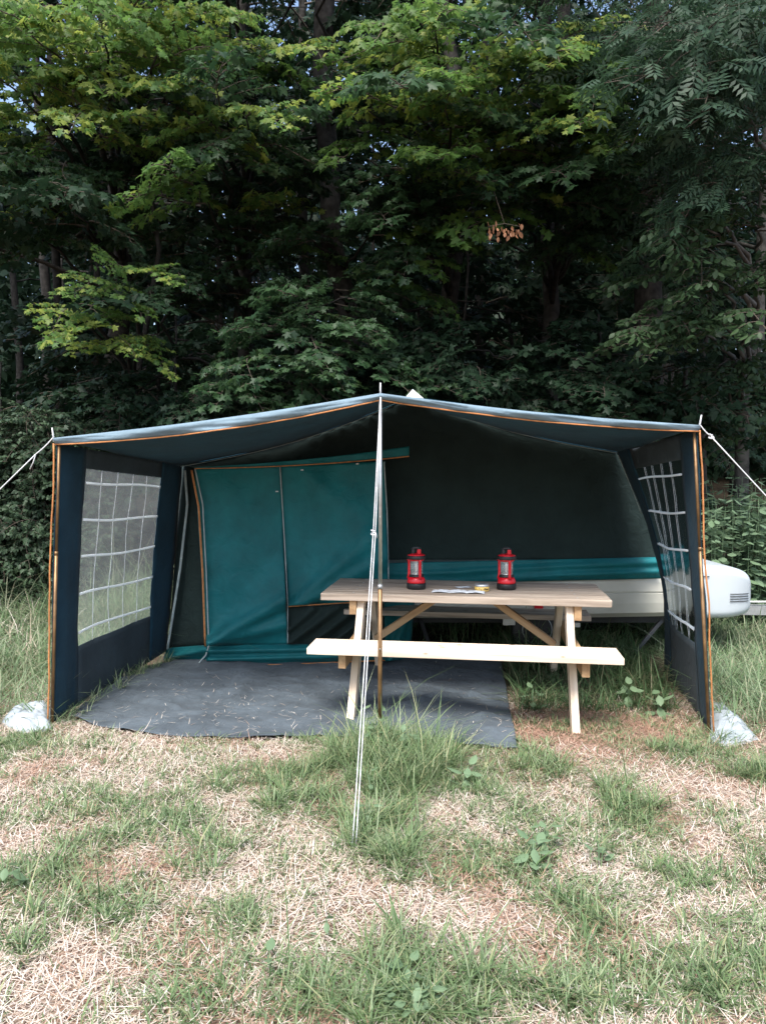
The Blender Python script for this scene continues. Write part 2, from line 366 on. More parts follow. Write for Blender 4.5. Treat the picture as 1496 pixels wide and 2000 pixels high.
def roof(u, v):
    p = lerp(front(u), rear(u), v)
    p.z -= 0.035 * math.sin(math.pi * v) * (0.4 + abs(math.sin(2 * math.pi * u)))
    p.z += 0.010 * fbm(p.x * 1.7, p.y * 1.7, 3)
    return p
b = MB(); b.grid(roof, 64, 24); roof_o = b.build('roof', M['roof'], aw, solid=0.003)
def hem(u, v):
    p = front(u) + Vector((0, -0.004, 0.002))
    side = 0.032 + (0.028 if u < 0.5 else 0.012) * math.sin(math.pi * min(1, abs(u - 0.5) * 2)) ** 0.7
    a = v * math.pi
    bul = (0.022 if u > 0.5 else 0.016) * (1 + 0.25 * fbm(u * 14, 1, 2))
    rip = 0.016 * fbm(u * 22 - v * 3, v * 2, 5) + 0.008 * math.sin(u * 34 + v * 5)
    return p + Vector((0, -math.sin(a) * bul - rip * v, -side * v + 0.008 * math.sin(a)))
b = MB(); b.grid(hem, 96, 10); hem_o = b.build('front_hem', M['hem'], roof_o, solid=0.003)
b = MB(); b.tube([hem(i / 60, 1) + Vector((0, -0.004, -0.004)) for i in range(61)], 0.0042, 6); b.build('piping', M['orange'], roof_o)
for u0, u1 in ((0.0, 0.46), (0.54, 1.0)):
    b = MB(); b.tube([rear(lerp(u0, u1, i / 24)) + Vector((0, -0.03, -0.012)) for i in range(25)], 0.0035, 5); b.build('seam_cord', M['greytape'], roof_o)
for p, dx in ((FL, -0.01), (FP, 0), (FR, 0.012)):
    b = MB(); b.tube([p + Vector((0, -0.01, -0.02)), p + Vector((dx, -0.01, 0.06))], [0.006, 0.004], 6); b.build('pole_tip', M['cord'], aw)
# the folded vent at the peak and the rear roof of the trailer tent behind the awning
def back_roof(u, v):
    p = rear(u); q = Vector((p.x * 0.9, 8.1, lerp(1.35, 1.75, 1 - abs(u - 0.5) * 2)))
    return lerp(p, q, v) + Vector((0, 0.01, 0.0))
b = MB(); b.grid(back_roof, 24, 8); b.build('rear_roof', M['roof'], aw, solid=0.003)
b = MB()
t0 = at(806, 760, 6.1); vb = [at(790, 772, 6.0), at(834, 776, 6.0), at(836, 778, 6.5), at(786, 775, 6.5)]
b.add([t0] + [q - Vector((0, 0, 0.03)) for q in vb], [(0, 1, 2), (0, 2, 3), (0, 3, 4), (0, 4, 1)]); b.build('roof_vent', M['tape'], aw, smooth=False, solid=0.003)

def side_wall(name, ft, fb, rt, rb, s0, s1, w0, w1, bulge, filmm, label, seed, inward, sagtape):
    def fn(s, t):
        top = lerp(ft, rt, s); bot = lerp(fb, rb, s)
        p = lerp(bot, top, t)
        p.x += bulge(s, t) + inward * 0.010 * fbm(s * 5 + seed, t * 4, seed) + 0.004 * fbm(s * 14, t * 3, seed + 5)
        return p
    b = MB()
    sub = lambda a0, a1, c0, c1: (lambda u, v: fn(lerp(a0, a1, u), lerp(c0, c1, v)))
    b.grid(sub(0, s0, 0, 1), 6, 30, 0); b.grid(sub(s1, 1, 0, 1), 6, 30, 0)
    b.grid(sub(s0, s1, w1, 1), 16, 5, 1); b.grid(sub(s0, s1, 0, w0), 16, 9, 1)
    wo = b.build(name, [M['navy'], M['slate']], aw, solid=0.003); wo['label'] = label
    b = MB(); b.grid(sub(s0, s1, w0, w1), 24, 30); b.build('window_pane', filmm, wo)
    for i in range(4):
        s = lerp(s0, s1, (i + 0.95) / 5)
        b = MB(); wv = 0.0042 if inward > 0 else 0.003
        def vt(u, v, s=s, i=i):
            t = lerp(w0, w1, v); q = fn(s + 0.0035 * math.sin(v * 13 + i * 2) * (1.2 - v) + (u - 0.5) * wv, t); q.x += inward * 0.004; return q
        b.grid(vt, 1, 30); b.build('window_tape', M['tape'], wo, solid=0.001)
    for i in range(5):
        t = lerp(w0, w1, 0.075 + i * 0.213)
        b = MB()
        def ht(u, v, t=t, i=i):
            s = lerp(s0, s1, u); q = fn(s, t + (v - 0.5) * (0.0105 if inward > 0 else 0.0075) + sagtape * math.sin(u * 5 + i) * 0.006); q.x += inward * 0.006; return q
        b.grid(ht, 24, 1); b.build('window_tape', M['tape'], wo, solid=0.001)
    return wo, fn
flt, flb = at(110, 866, YF), gp(101, 1416) + Vector((0, 0, 0.02)); flb = Vector((flb.x, YF, g1(flb.x, YF) + 0.02))
rlt = BL - Vector((0, 0.0, 0.005)); rlb = at(326, 1272, 6.05)
lw, lfn = side_wall('side_wall', flt, flb, rlt, rlb, 0.19, 0.80, 0.235, 0.925,
    lambda s, t: 0.035 * math.sin(math.pi * s) * math.sin(math.pi * t) * -1 + (0.03 * math.exp(-((s - 0.07) / 0.05) ** 2) * (1 - t) if s < 0.19 else 0), M['film'], 'side wall with a clear window over the meadow', 2.0, 1, 1.0)
frt, frb = at(1361, 840, YF), at(1389, 1432, YF); rrt, rrb = BR - Vector((0, 0, 0.005)), at(1298, 1322, 5.75)
rw, rfn = side_wall('side_wall', frt, frb, rrt, rrb, 0.18, 0.80, 0.27, 0.915,
    lambda s, t: 0.13 * s * math.sin(math.pi * t) - 0.03 * math.sin(math.pi * s) * math.sin(math.pi * t), M['film2'], 'slack side wall with a creased clear window beside the trailer nose', 9.0, -1, 0.7)
for fn_, x in ((lfn, -1), (rfn, 1)):
    b = MB(); b.tube([fn_(0, 1 - i / 30) + Vector((x * 0.010, -0.014, 0)) for i in range(31)], 0.005, 6); b.build('edge_piping', M['orange'], aw)
    p1 = fn_(0, 1) + Vector((-x * 0.012, 0.01, 0)); p0 = fn_(0, 0) + Vector((-x * 0.004, 0.01, -0.04)); mid = lerp(p0, p1, 0.62)
    b = MB(); b.tube([p0, mid], 0.0105, 10); po = b.build('corner_pole', M['brass'], aw)
    b = MB(); b.tube([mid, p1], 0.009, 10); b.build('upper_tube', M['brass'], po)
    b = MB(); b.tube([mid - Vector((0, 0, 0.01)), mid + Vector((0, 0, 0.012))], 0.0115, 10); b.build('clamp', M['brass'], po)
cpb = Vector((at(742, 1400, YC).x, YC, g1(0, YC) - 0.02)); cpt = FP + Vector((0, -0.004, -0.02)); cm = lerp(cpb, cpt, 0.46)
b = MB(); b.tube([cpb, cm], 0.0125, 12); po = b.build('centre_pole', M['brass'], aw)
b = MB(); b.tube([cm, cpt], 0.0105, 12); b.build('upper_tube', M['steel'], po)
b = MB(); b.tube([cm - Vector((0, 0, 0.012)), cm + Vector((0, 0, 0.012))], 0.0138, 12); b.build('clamp', M['rim'], po)
for q in (0.28, 0.66):
    b = MB(); z = lerp(cpb, cpt, q); b.tube([z + Vector((0, -0.016, -0.004)), z + Vector((0, -0.016, 0.004))], 0.004, 6); b.build('locking_pin', M['steel'], po)

def panel(name, quad, Y, nx, ny, mat, parent, ridges=(), nz=0.010, seed=0.0, Yr=None, solid=0.003, bow=0.0):
    (a, b_, c, d) = quad     # TL TR BR BL in design coordinates
    def fn(u, v):
        px = lerp(lerp(a[0], b_[0], u), lerp(d[0], c[0], u), v); py = lerp(lerp(a[1], b_[1], u), lerp(d[1], c[1], u), v)
        y = Y if Yr is None else lerp(Y, Yr, u)
        for x0, y0, x1, y1, wd, amp in ridges:
            L = math.hypot(x1 - x0, y1 - y0); tx, ty = (x1 - x0) / L, (y1 - y0) / L
            al = ((px - x0) * tx + (py - y0) * ty) / L; pe = (px - x0) * -ty + (py - y0) * tx
            wd2 = wd * (0.5 + 0.8 * min(1, max(0, al)))
            e = math.exp(-(pe / wd2) ** 2); fall = 1.0 if 0 < al < 1 else math.exp(-(min(abs(al), abs(al - 1)) * 5) ** 2)
            y -= 2.3 * amp * e * fall
        y += nz * fbm(px * 0.012 + seed, py * 0.009, seed) - bow * math.sin(math.pi * u) * math.sin(math.pi * v)
        return at(px, py, y)
    m = MB(); m.grid(fn, nx, ny); return m.build(name, mat, parent, solid=solid)
# gable wall: top edge follows the roof, foot hangs over the trailer
def gable(u, v):
    p = rear(u); q = Vector((lerp(BL.x - 0.05, BR.x + 0.62, u), 6.13, 0.79))
    r = lerp(p + Vector((0, 0.02, -0.006)), q, v)
    r.y += 0.02 * math.sin(math.pi * v) + 0.012 * fbm(r.x * 2.2, r.z * 1.6, 4)
    if u < 0.62: r.y += 0.012 * math.sin((r.x * 1.2 + r.z) * 34) * (1 - v) ** 2 * max(0, 1 - abs(u - 0.42) * 5)
    r.y += 0.012 * math.sin((r.x - r.z * 0.9) * 26) * max(0, v - 0.55) * 1.2 * math.exp(-((u - 0.68) * 6) ** 2)
    return r
b = MB(); b.grid(gable, 80, 50); b.build('gable_wall', M['dark'], aw, solid=0.003)
panel('teal_band', [(745, 1100), (1290, 1088), (1290, 1130), (745, 1142)], 6.10, 60, 10, M['teal'], aw,
      [(960, 1112, 1290, 1098, 6, 0.02), (1000, 1128, 1290, 1116, 5, 0.02), (800, 1120, 1100, 1118, 6, 0.012)], 0.014, 3)
panel('corner_panel', [(356, 910), (384, 914), (404, 1262), (328, 1268)], 6.02, 8, 30, M['dark'], aw, [], 0.02, 5, Yr=5.9)
it = panel('inner_tent_panel', [(380, 914), (547, 910), (562, 1258), (403, 1262)], 5.86, 40, 60, M['teal'], aw,
      [(405, 1258, 570, 1168, 16, 0.05), (405, 1262, 570, 1216, 12, 0.035), (420, 1240, 560, 1130, 22, 0.02), (440, 960, 540, 1120, 40, 0.012)], 0.014, 7, bow=0.03)
dr = panel('inner_tent_door', [(549, 910), (752, 901), (760, 1176), (563, 1183)], 5.86, 44, 50, M['teal'], aw,
      [(575, 1180, 720, 1060, 20, 0.035), (600, 1178, 755, 1090, 16, 0.03), (565, 1165, 700, 1010, 26, 0.012), (600, 930, 740, 1060, 40, 0.014)], 0.014, 8, bow=0.025)
fl = panel('door_flap', [(562, 1186), (748, 1176), (752, 1254), (562, 1257)], 5.85, 40, 20, M['dark'], aw,
      [(575, 1250, 660, 1186, 9, 0.04), (610, 1255, 700, 1186, 9, 0.045), (650, 1255, 735, 1190, 8, 0.04), (565, 1230, 610, 1190, 8, 0.03)], 0.012, 9)
panel('inner_tent_side', [(750, 1150), (812, 1150), (800, 1288), (752, 1292)], 5.85, 10, 20, M['teal'], aw, [(765, 1285, 800, 1190, 9, 0.04)], 0.02, 10, Yr=6.05)
panel('skirt', [(402, 1260), (756, 1256), (752, 1290), (404, 1302)], 5.85, 50, 10, M['teal'], aw, [(410, 1272, 640, 1268, 6, 0.03), (430, 1288, 740, 1280, 6, 0.03)], 0.02, 11)
panel('corner_skirt', [(326, 1266), (404, 1260), (404, 1296), (318, 1290)], 6.0, 14, 8, M['teal'], aw, [(330, 1285, 400, 1270, 6, 0.03)], 0.03, 12, Yr=5.86)
va = MB()
def valance(u, v):
    px = lerp(380, 799, u); bot = 914 - 6 * u - 18 * u ** 2.2; h = 1.5 + 17 * u ** 1.1
    return at(px, bot - h * (1 - v), 5.83 + 0.008 * fbm(u * 9, v, 2))
va.grid(valance, 50, 5); vo = va.build('valance', M['teal'], aw, solid=0.003)
b = MB(); b.tube([valance(i / 40, 1) + Vector((0, -0.006, -0.004)) for i in range(41)], 0.0045, 5); b.build('piping', M['orange'], vo)
def strap(name, pts, Y, r, mat, parent, Y1=None, flat=1.0):
    P = []
    for i in range(len(pts) - 1):
        for k in range(8):
            t = k / 8; P.append((lerp(pts[i][0], pts[i + 1][0], t), lerp(pts[i][1], pts[i + 1][1], t)))
    P.append(pts[-1]); n = len(P) - 1; b = MB()
    b.tube([at(x, y, Y if Y1 is None else lerp(Y, Y1, i / n)) for i, (x, y) in enumerate(P)], r, 6); return b.build(name, mat, parent)
strap('zip', [(374, 918), (388, 990), (396, 1120), (401, 1262)], 5.83, 0.009, M['orange'], aw)
strap('zip_edge', [(381, 916), (396, 985), (403, 1120), (408, 1262)], 5.825, 0.006, M['greytape'], aw)
strap('zip_edge', [(408, 1262), (402, 1280), (386, 1298)], 5.81, 0.006, M['greytape'], aw)
strap('webbing_strap', [(361, 918), (366, 985), (352, 1110), (327, 1268)], 5.93, 0.011, M['greytape'], aw)
strap('zip', [(547, 912), (556, 1060), (562, 1182), (562, 1257)], 5.815, 0.005, M['greytape'], aw)
strap('zip_edge', [(750, 902), (756, 1000), (759, 1135)], 5.825, 0.005, M['greytape'], aw)
strap('piping', [(563, 1185), (650, 1179), (750, 1174)], 5.80, 0.005, M['orange'], aw)
strap('hem_binding', [(404, 1301), (560, 1298), (752, 1290)], 5.815, 0.005, M['orange'], aw)
strap('seam_cord', [(1207, 888), (1230, 945), (1253, 1004)], 5.90, 0.0035, M['greytape'], aw)
for px, py in ((590, 918), (698, 906), (541, 960), (553, 1169)):
    b = MB(); p = at(px, py, 5.80); b.box(p - Vector((0.010, 0.004, 0.004)), p + Vector((0.010, 0.004, 0.005))); b.build('toggle', M['cord'], aw, smooth=False)
p = at(1245, 836, 4.55); b = MB(); b.box(p - Vector((0.11, 0.02, 0.008)), p + Vector((0.11, 0.02, 0.008))); b.build('roof_label', M['black'], aw, smooth=False)

# guy ropes
def rope(label, pts, r=0.0035, twin=False, knot=None, tail=None, group=None):
    o = empty('guy_rope', pts[-1]); tag(o, label, 'rope')
    def sag(a, c, s): return [lerp(a, c, i / 14) - Vector((0, 0, s * math.sin(math.pi * i / 14))) for i in range(15)]
    for i in range(len(pts) - 1):
        b = MB(); b.tube(sag(pts[i], pts[i + 1], 0.006), r, 6); b.build('cord', M['cord'], o)
        if twin:
            d = Vector((0.011, 0, 0)); e = Vector((0.016 if i == 0 else 0.011, 0, 0))
            if i == 0: q0, q1 = pts[i] + Vector((0.004, 0.004, 0)), pts[i + 1] + d
            else: q0, q1 = pts[i] + d, pts[i + 1] + Vector((0.014, 0.0, 0))
            b = MB(); b.tube(sag(q0, q1, 0.002), r, 6); b.build('cord', M['cord'], o)
    if knot is not None:
        b = MB(); k = knot
        b.tube([k + Vector((0.010 * math.cos(a * 1.7), 0.008 * math.sin(a * 2.3), 0.012 * math.sin(a) )) for a in np.linspace(0, 7, 22)], r * 1.2, 6)
        b.tube([k, k + Vector((0.014, -0.004, -0.004)), k + Vector((0.018, -0.004, -0.028))], r * 0.9, 5); b.build('knot', M['cord'], o)
    if tail is not None:
        b = MB(); b.tube([tail[0], lerp(tail[0], tail[1], 0.5) + Vector((0.004, 0, 0)), tail[1]], r * 0.9, 5); b.build('loose_end', M['cord'], o)
    pe = pts[-1]; b = MB(); b.tube([pe + Vector((0, -0.02, -0.10)), pe + Vector((0, 0.01, 0.02)), pe + Vector((0, 0.03, 0.022))], 0.004, 6); b.build('peg', M['steel'], o)
    return o
anc = gp(688, 1662)
k0 = lerp(FP, anc, 0.36); kn = at(729, 1040, k0.y)
rope('doubled white guy rope running from the centre pole to the grass', [FP + Vector((0, -0.02, -0.01)), kn, anc + Vector((0, 0, 0.01))], 0.0025, True, kn)
la = Vector((-3.42, 4.0, g1(-3.42, 4.0))); lt = FL + Vector((0, -0.01, 0.01)); lk0 = lerp(lt, la, 0.062)
rope('white guy rope with a loose end tied to the awning corner beside ivy', [lt, lk0, la], 0.0036, False, None, (lk0, lk0 + Vector((-0.035, 0, -0.085))))
ra = Vector((3.35, 4.0, g1(3.35, 4.0))); rt = FR + Vector((0, -0.01, 0.01)); rk = lerp(rt, ra, 0.04)
rope('white knotted guy rope tied to the awning corner above the nettles', [rt, rk, ra], 0.0036, False, rk)

# ------------------------------------------------------------------ groundsheet
fe = [(132, 1404), (190, 1424), (320, 1444), (470, 1449), (620, 1445), (760, 1452), (900, 1464), (1010, 1469)]
be = [(250, 1322), (330, 1296), (400, 1292), (520, 1288), (650, 1285), (780, 1284), (900, 1287), (978, 1294)]
def interp(L, u):
    q = u * (len(L) - 1); i = min(int(q), len(L) - 2); t = q - i
    return lerp(L[i][0], L[i + 1][0], t), lerp(L[i][1], L[i + 1][1], t)
CR = [(-1.55, 4.75, -0.75, 5.25), (-1.3, 4.6, -0.4, 4.72), (-0.9, 5.5, -0.1, 5.15), (-0.2, 4.6, 0.9, 5.1), (0.1, 5.3, 0.95, 4.75), (-1.1, 5.05, -0.95, 5.6), (-0.75, 4.5, -0.2, 5.3), (0.35, 4.45, 0.8, 4.6), (-1.6, 4.9, -1.2, 4.6)]
def creases(x, y):
    z = 0.0
    for x0, y0, x1, y1 in CR:
        L = math.hypot(x1 - x0, y1 - y0); tx, ty = (x1 - x0) / L, (y1 - y0) / L
        al = ((x - x0) * tx + (y - y0) * ty) / L; pe = (x - x0) * -ty + (y - y0) * tx + 0.03 * math.sin(al * 7)
        if -0.1 < al < 1.1: z += 0.022 * math.exp(-(pe / 0.024) ** 2) * math.sin(math.pi * min(1, max(0, al)))
    return z
def sheet(u, v):
    a = gp(*interp(fe, u)); c = gp(*interp(be, u)); p = lerp(a, c, v)
    wr = 0.010 * fbm(p.x * 2.6, p.y * 2.6, 1) + 0.010 * (1 - abs(fbm(p.x * 2.2 + p.y, p.y * 3.2 - p.x, 21))) ** 6 + 0.016 * max(0, fbm(p.x * 1.3 + 4, p.y * 2.0, 7)) + 0.004 * math.sin((p.x * 1.2 + p.y * 2.1) * 13) * max(0, fbm(p.x, p.y, 9))
    z = g1(p.x, p.y) + 0.022 + wr + creases(p.x, p.y) + 0.03 * math.exp(-((p.x + 0.95) / 0.05) ** 2) * math.exp(-((p.y - 5.1) / 0.3) ** 2)
    z += 0.035 * math.exp(-((u - 0.80) / 0.12) ** 2) * math.exp(-((v - 0.32) / 0.16) ** 2) + 0.03 * math.exp(-((u - 0.20) / 0.06) ** 2) * math.exp(-((v - 0.62) / 0.12) ** 2)
    return Vector((p.x, p.y, z))
b = MB(); b.grid(sheet, 150, 90); gs = b.build('groundsheet', M['mat'], None, solid=0.003)
tag(gs, 'dark grey woven groundsheet spread rumpled inside the awning', 'groundsheet')

# ------------------------------------------------------------------ trailer
tr = empty('folding_trailer', (1.2, 6.8, g1(1.2, 6.8)))
tag(tr, 'low beige folding camping trailer with white nose box behind the table', 'trailer')
b = MB(); prof = [(6.20, 0.30), (6.155, 0.34), (6.14, 0.42), (6.135, 0.508), (6.147, 0.514), (6.147, 0.520), (6.135, 0.526), (6.14, 0.60), (6.16, 0.66), (6.2, 0.68), (7.6, 0.68), (7.66, 0.60), (7.66, 0.38), (7.6, 0.30)]
xs = [-0.55, -0.4, 0.3, 1.0, 1.8, 2.2, 2.34]
vs_ = [(x, y + (0.05 if x in (-0.55,) else 0), z + 0.012 * abs(x - 0.9) ** 1.5 * (1 if z < 0.5 else 0.3)) for x in xs for y, z in prof]
n = len(prof)
b.add(vs_, [(i * n + k, (i + 1) * n + k, (i + 1) * n + (k + 1) % n, i * n + (k + 1) % n) for i in range(len(xs) - 1) for k in range(n)] + [tuple(range(n)), tuple((len(xs) - 1) * n + k for k in range(n - 1, -1, -1))])
b.build('body', M['beige'], tr, smooth=False)
secs = []
for x, y0, y1, z0, z1, rr in ((2.20, 6.13, 7.45, 0.31, 0.755, 0.07), (2.5, 6.13, 7.45, 0.305, 0.752, 0.07), (2.75, 6.14, 7.42, 0.30, 0.735, 0.07), (2.88, 6.17, 7.36, 0.305, 0.715, 0.075),
                              (2.97, 6.22, 7.3, 0.315, 0.68, 0.08), (3.03, 6.27, 7.2, 0.33, 0.64, 0.08), (3.055, 6.34, 7.12, 0.36, 0.60, 0.08)):
    ring = []
    for cx, cz, a0 in ((y0 + rr, z0 + rr, 180), (y1 - rr, z0 + rr, 270), (y1 - rr, z1 - rr, 0), (y0 + rr, z1 - rr, 90)):
        for k in range(6):
            a = R(a0 + 18 * k); ring.append((x, cx + rr * math.cos(a), cz + rr * math.sin(a)))
    secs.append(ring)
n = len(secs[0]); b = MB()
b.add([p for s in secs for p in s], [(i * n + k, i * n + (k + 1) % n, (i + 1) * n + (k + 1) % n, (i + 1) * n + k) for i in range(len(secs) - 1) for k in range(n)] + [tuple(range(n - 1, -1, -1)), tuple((len(secs) - 1) * n + k for k in range(n))])
nb = b.build('nose_box', M['white'], tr)
md = nb.modifiers.new('sub', 'SUBSURF'); md.levels = 1; md.render_levels = 2
for i in range(4):
    b = MB(); z = 0.505 - i * 0.020
    b.tube([(2.80, 6.146, z + 0.004), (2.90, 6.178, z), (2.985, 6.228, z - 0.004)], 0.0030, 5); b.build('vent_slot', M['darkm'], nb)
b = MB(); b.tube([(2.45, 6.128, 0.655), (2.62, 6.129, 0.653)], 0.004, 5); b.build('lid_gap', M['darkm'], nb)
beam('drawbar', Vector((2.3, 6.75, 0.285)) - tr.location, Vector((4.6, 6.75, 0.255)) - tr.location, 0.08, 0.085, M['rim'], tr)
b = MB(); b.tube([(2.9, 6.7, 0.35), (4.2, 6.72, 0.345)], 0.012, 8); b.build('brake_rod', M['steel'], tr)
beam('chassis_rail', Vector((-0.5, 6.35, 0.27)) - tr.location, Vector((2.4, 6.35, 0.27)) - tr.location, 0.05, 0.06, M['darkm'], tr)
beam('axle', Vector((1.27, 6.45, 0.19)) - tr.location, Vector((1.27, 7.5, 0.19)) - tr.location, 0.05, 0.05, M['darkm'], tr)
for yy in (6.32, 7.45):
    wh = empty('wheel', Vector((1.27, yy, 0.195)) - tr.location); wh.parent = tr; wh.rotation_euler = (R(90), 0, 0)
    b = MB(); b.lathe([(0.12, -0.055), (0.19, -0.06), (0.212, -0.04), (0.215, 0), (0.212, 0.04), (0.19, 0.06), (0.12, 0.055)], 32); b.build('tyre', M['black'], wh, world=False)
    b = MB(); b.lathe([(0.0, 0.042), (0.035, 0.042), (0.04, 0.03), (0.085, 0.024), (0.105, 0.05), (0.125, 0.058), (0.125, -0.05), (0.0, -0.05)], 28); b.build('rim', M['rim'], wh, world=False)
for px, py, w_, h_ in ((994, 1214, 0.10, 0.06), (1122, 1221, 0.09, 0.035)):
    p = at(px, py, 6.2); beam('mud_guard', p - Vector((w_ / 2, 0, 0)) - tr.location, p + Vector((w_ / 2, 0, 0)) - tr.location, 0.02, h_, M['beige'], tr)
p = at(1052, 1184, 6.12); beam('reflector', p - Vector((0.034, 0, 0)) - tr.location, p + Vector((0.034, 0, 0)) - tr.location, 0.03, 0.05, M['red'], tr)
for a_, c_ in ((at(1292, 1212, 6.25), gp(1225, 1292)), (at(820, 1208, 6.3), gp(850, 1290))):
    beam('stabiliser_leg', a_ - tr.location, c_ - tr.location, 0.03, 0.03, M['darkm'], tr, up=(0, 1, 0))

# ------------------------------------------------------------------ picnic table
TY = R(-7.0)
TC = Vector((0.544, 5.134, 0.0)); gz = g1(TC.x, TC.y) + 0.006
tb = empty('picnic_table', (TC.x, TC.y, 0.0), TY); tb.rotation_euler = (0, R(0.3), TY)
tag(tb, 'pale pine picnic table with attached benches standing on the groundsheet edge', 'picnic table')
LT = 1.82; ZT, ZS = 0.712, 0.452
for i in range(5):
    y = -0.36 + 0.072 + i * 0.144
    beam('tabletop_plank', (-LT / 2 + random.uniform(-.004, .004), y, ZT - 0.0225), (LT / 2 + random.uniform(-.004, .004), y, ZT - 0.0225 + random.uniform(-.001, .001)), 0.1335, 0.045, M['woodtop'], tb)
for sgn in (-1, 1):
    for k in range(2):
        y = sgn * (0.77 - 0.0675 - k * 0.135)
        beam('bench_plank', (-LT / 2, y, ZS - 0.019), (LT / 2, y, ZS - 0.019), 0.132, 0.038, M['wood'] if sgn < 0 else M['woodtop'], tb)
for xs_ in (-1, 1):
    xl = xs_ * 0.66
    for sgn in (-1, 1):
        beam('leg', (xl, sgn * 0.70, 0.0 - 0.02), (xl, sgn * 0.22, ZT - 0.047), 0.046, 0.095, M['wood'], tb, up=(1, 0, 0)) if False else beam('leg', (xl, sgn * 0.68, -0.03), (xl, sgn * 0.23, ZT - 0.048), 0.045, 0.095, M['wood'], tb)
    beam('seat_beam', (xl + xs_ * 0.047, -0.72, ZS - 0.084), (xl + xs_ * 0.047, 0.72, ZS - 0.084), 0.045, 0.09, M['woodbr'], tb)
    beam('top_cleat', (xl + xs_ * 0.047, -0.33, ZT - 0.092), (xl + xs_ * 0.047, 0.33, ZT - 0.092), 0.045, 0.09, M['woodbr'], tb)
    beam('brace', (xs_ * 0.17, 0.0, ZT - 0.06), (xs_ * 0.60, 0.0, ZS - 0.10), 0.07, 0.045, M['woodbr'], tb)

for xs_ in (-1, 1):
    for yy, zz in ((-0.70, ZS), (-0.57, ZS), (0.70, ZS), (0.57, ZS), (-0.29, ZT), (-0.14, ZT), (0.0, ZT), (0.14, ZT), (0.29, ZT)):
        b = MB(); b.lathe([(0.0065, -0.002), (0.0065, 0.0016), (0.004, 0.0022), (0.0, 0.0022)], 8, 0, (xs_ * 0.707, yy, zz)); b.build('screw_head', M['rim'], tb, world=False)
    for sgn in (-1, 1):
        b = MB(); b.tube([(xs_ * 0.728, sgn * 0.47, ZS - 0.084), (xs_ * 0.736, sgn * 0.47, ZS - 0.084)], 0.011, 8); b.build('bolt', M['rim'], tb, world=False)
# ------------------------------------------------------------------ lanterns, tin, paper
TOPZ = ZT + 0.0015
def lantern(px, rot, label):
    p = at(px, 1150, 5.10); 
    tz = ZT - math.sin(R(0.3)) * ((p.x - TC.x) * math.cos(TY) + (p.y - TC.y) * math.sin(TY)) + 0.001
    o = empty('camping_lantern', (p.x, p.y, tz), rot); tag(o, label, 'lantern')
    def lt(name, prof, mat, par=o, n=28): b_ = MB(); b_.lathe(prof, n); return b_.build(name, mat, par, world=False)
    lt('base_ring', [(0.0, 0), (0.058, 0), (0.064, 0.005), (0.064, 0.034), (0.061, 0.040), (0.0, 0.040)], M['black'])
    lt('base', [(0.060, 0.041), (0.0615, 0.048), (0.058, 0.066), (0.050, 0.078), (0.044, 0.082), (0.0, 0.082)], M['red'])
    lt('collar', [(0.049, 0.0825), (0.050, 0.086), (0.048, 0.097), (0.0, 0.097)], M['black'])
    lt('lower_reflector', [(0.036, 0.0975), (0.037, 0.103), (0.014, 0.112), (0.0, 0.112)], M['bulb'])
    lt('bulb', [(0.010, 0.112), (0.012, 0.13), (0.012, 0.165), (0.010, 0.176)], M['bulb'])
    lt('upper_reflector', [(0.014, 0.177), (0.036, 0.185), (0.036, 0.1885), (0.0, 0.1885)], M['bulb'])
    lt('globe', [(0.0425, 0.0975), (0.0425, 0.1885)], M['glass'])
    for k in range(3):
        a = R(-62 + 120 * k); c, s = math.cos(a), math.sin(a)
        b_ = MB(); b_.tube([(0.050 * c, 0.050 * s, 0.070), (0.0475 * c, 0.0475 * s, 0.10), (0.0475 * c, 0.0475 * s, 0.185), (0.052 * c, 0.052 * s, 0.200)], [0.014, 0.0095, 0.0095, 0.012], 10); b_.build('post', M['red'], o, world=False)
    lt('top_collar', [(0.0, 0.189), (0.048, 0.189), (0.054, 0.200), (0.0, 0.2005)], M['red'])
    lt('top_ring', [(0.0, 0.201), (0.062, 0.201), (0.064, 0.205), (0.064, 0.220), (0.061, 0.224), (0.0, 0.224)], M['black'])
    lt('cap', [(0.060, 0.2245), (0.056, 0.230), (0.034, 0.236), (0.0, 0.238)], M['red'])
    b_ = MB(); b_.box((0.004, -0.024, 0.234), (0.030, 0.004, 0.266)); ho = b_.build('handle_post', M['red'], o, smooth=False, world=False)
    md = ho.modifiers.new('bev', 'BEVEL'); md.width = 0.005; md.segments = 3
    b_ = MB(); b_.box((-0.030, -0.010, 0.234), (-0.010, 0.022, 0.266)); ho = b_.build('handle_post', M['black'], o, smooth=False, world=False)
    md = ho.modifiers.new('bev', 'BEVEL'); md.width = 0.005; md.segments = 3
    b_ = MB(); b_.tube([(-0.030, 0.006, 0.262), (-0.018, 0.002, 0.272), (0.0, 0, 0.275), (0.016, -0.006, 0.272), (0.026, -0.010, 0.266)], [0.010, 0.011, 0.011, 0.011, 0.008], 10); b_.build('grip', M['black'], o, world=False)
    return o
lantern(813, R(0), 'red and black lantern standing alone on the table behind the centre pole')
lantern(989, R(-12), 'red and black lantern standing next to the small yellow tin')
p = at(941, 1153, 5.02); tn = empty('tin', (p.x, p.y, ZT + 0.001)); tag(tn, 'small round tin with yellow label and silver lid on the table', 'tin')
b = MB(); b.lathe([(0.0, 0), (0.046, 0), (0.048, 0.003), (0.048, 0.030), (0.0, 0.030)], 32); b.build('label_band', M['yellow'], tn, world=False)
b = MB(); b.lathe([(0.0, 0.0305), (0.047, 0.0305), (0.0485, 0.033), (0.0485, 0.044), (0.046, 0.046), (0.0, 0.046)], 32); b.build('lid', M['tin'], tn, world=False)
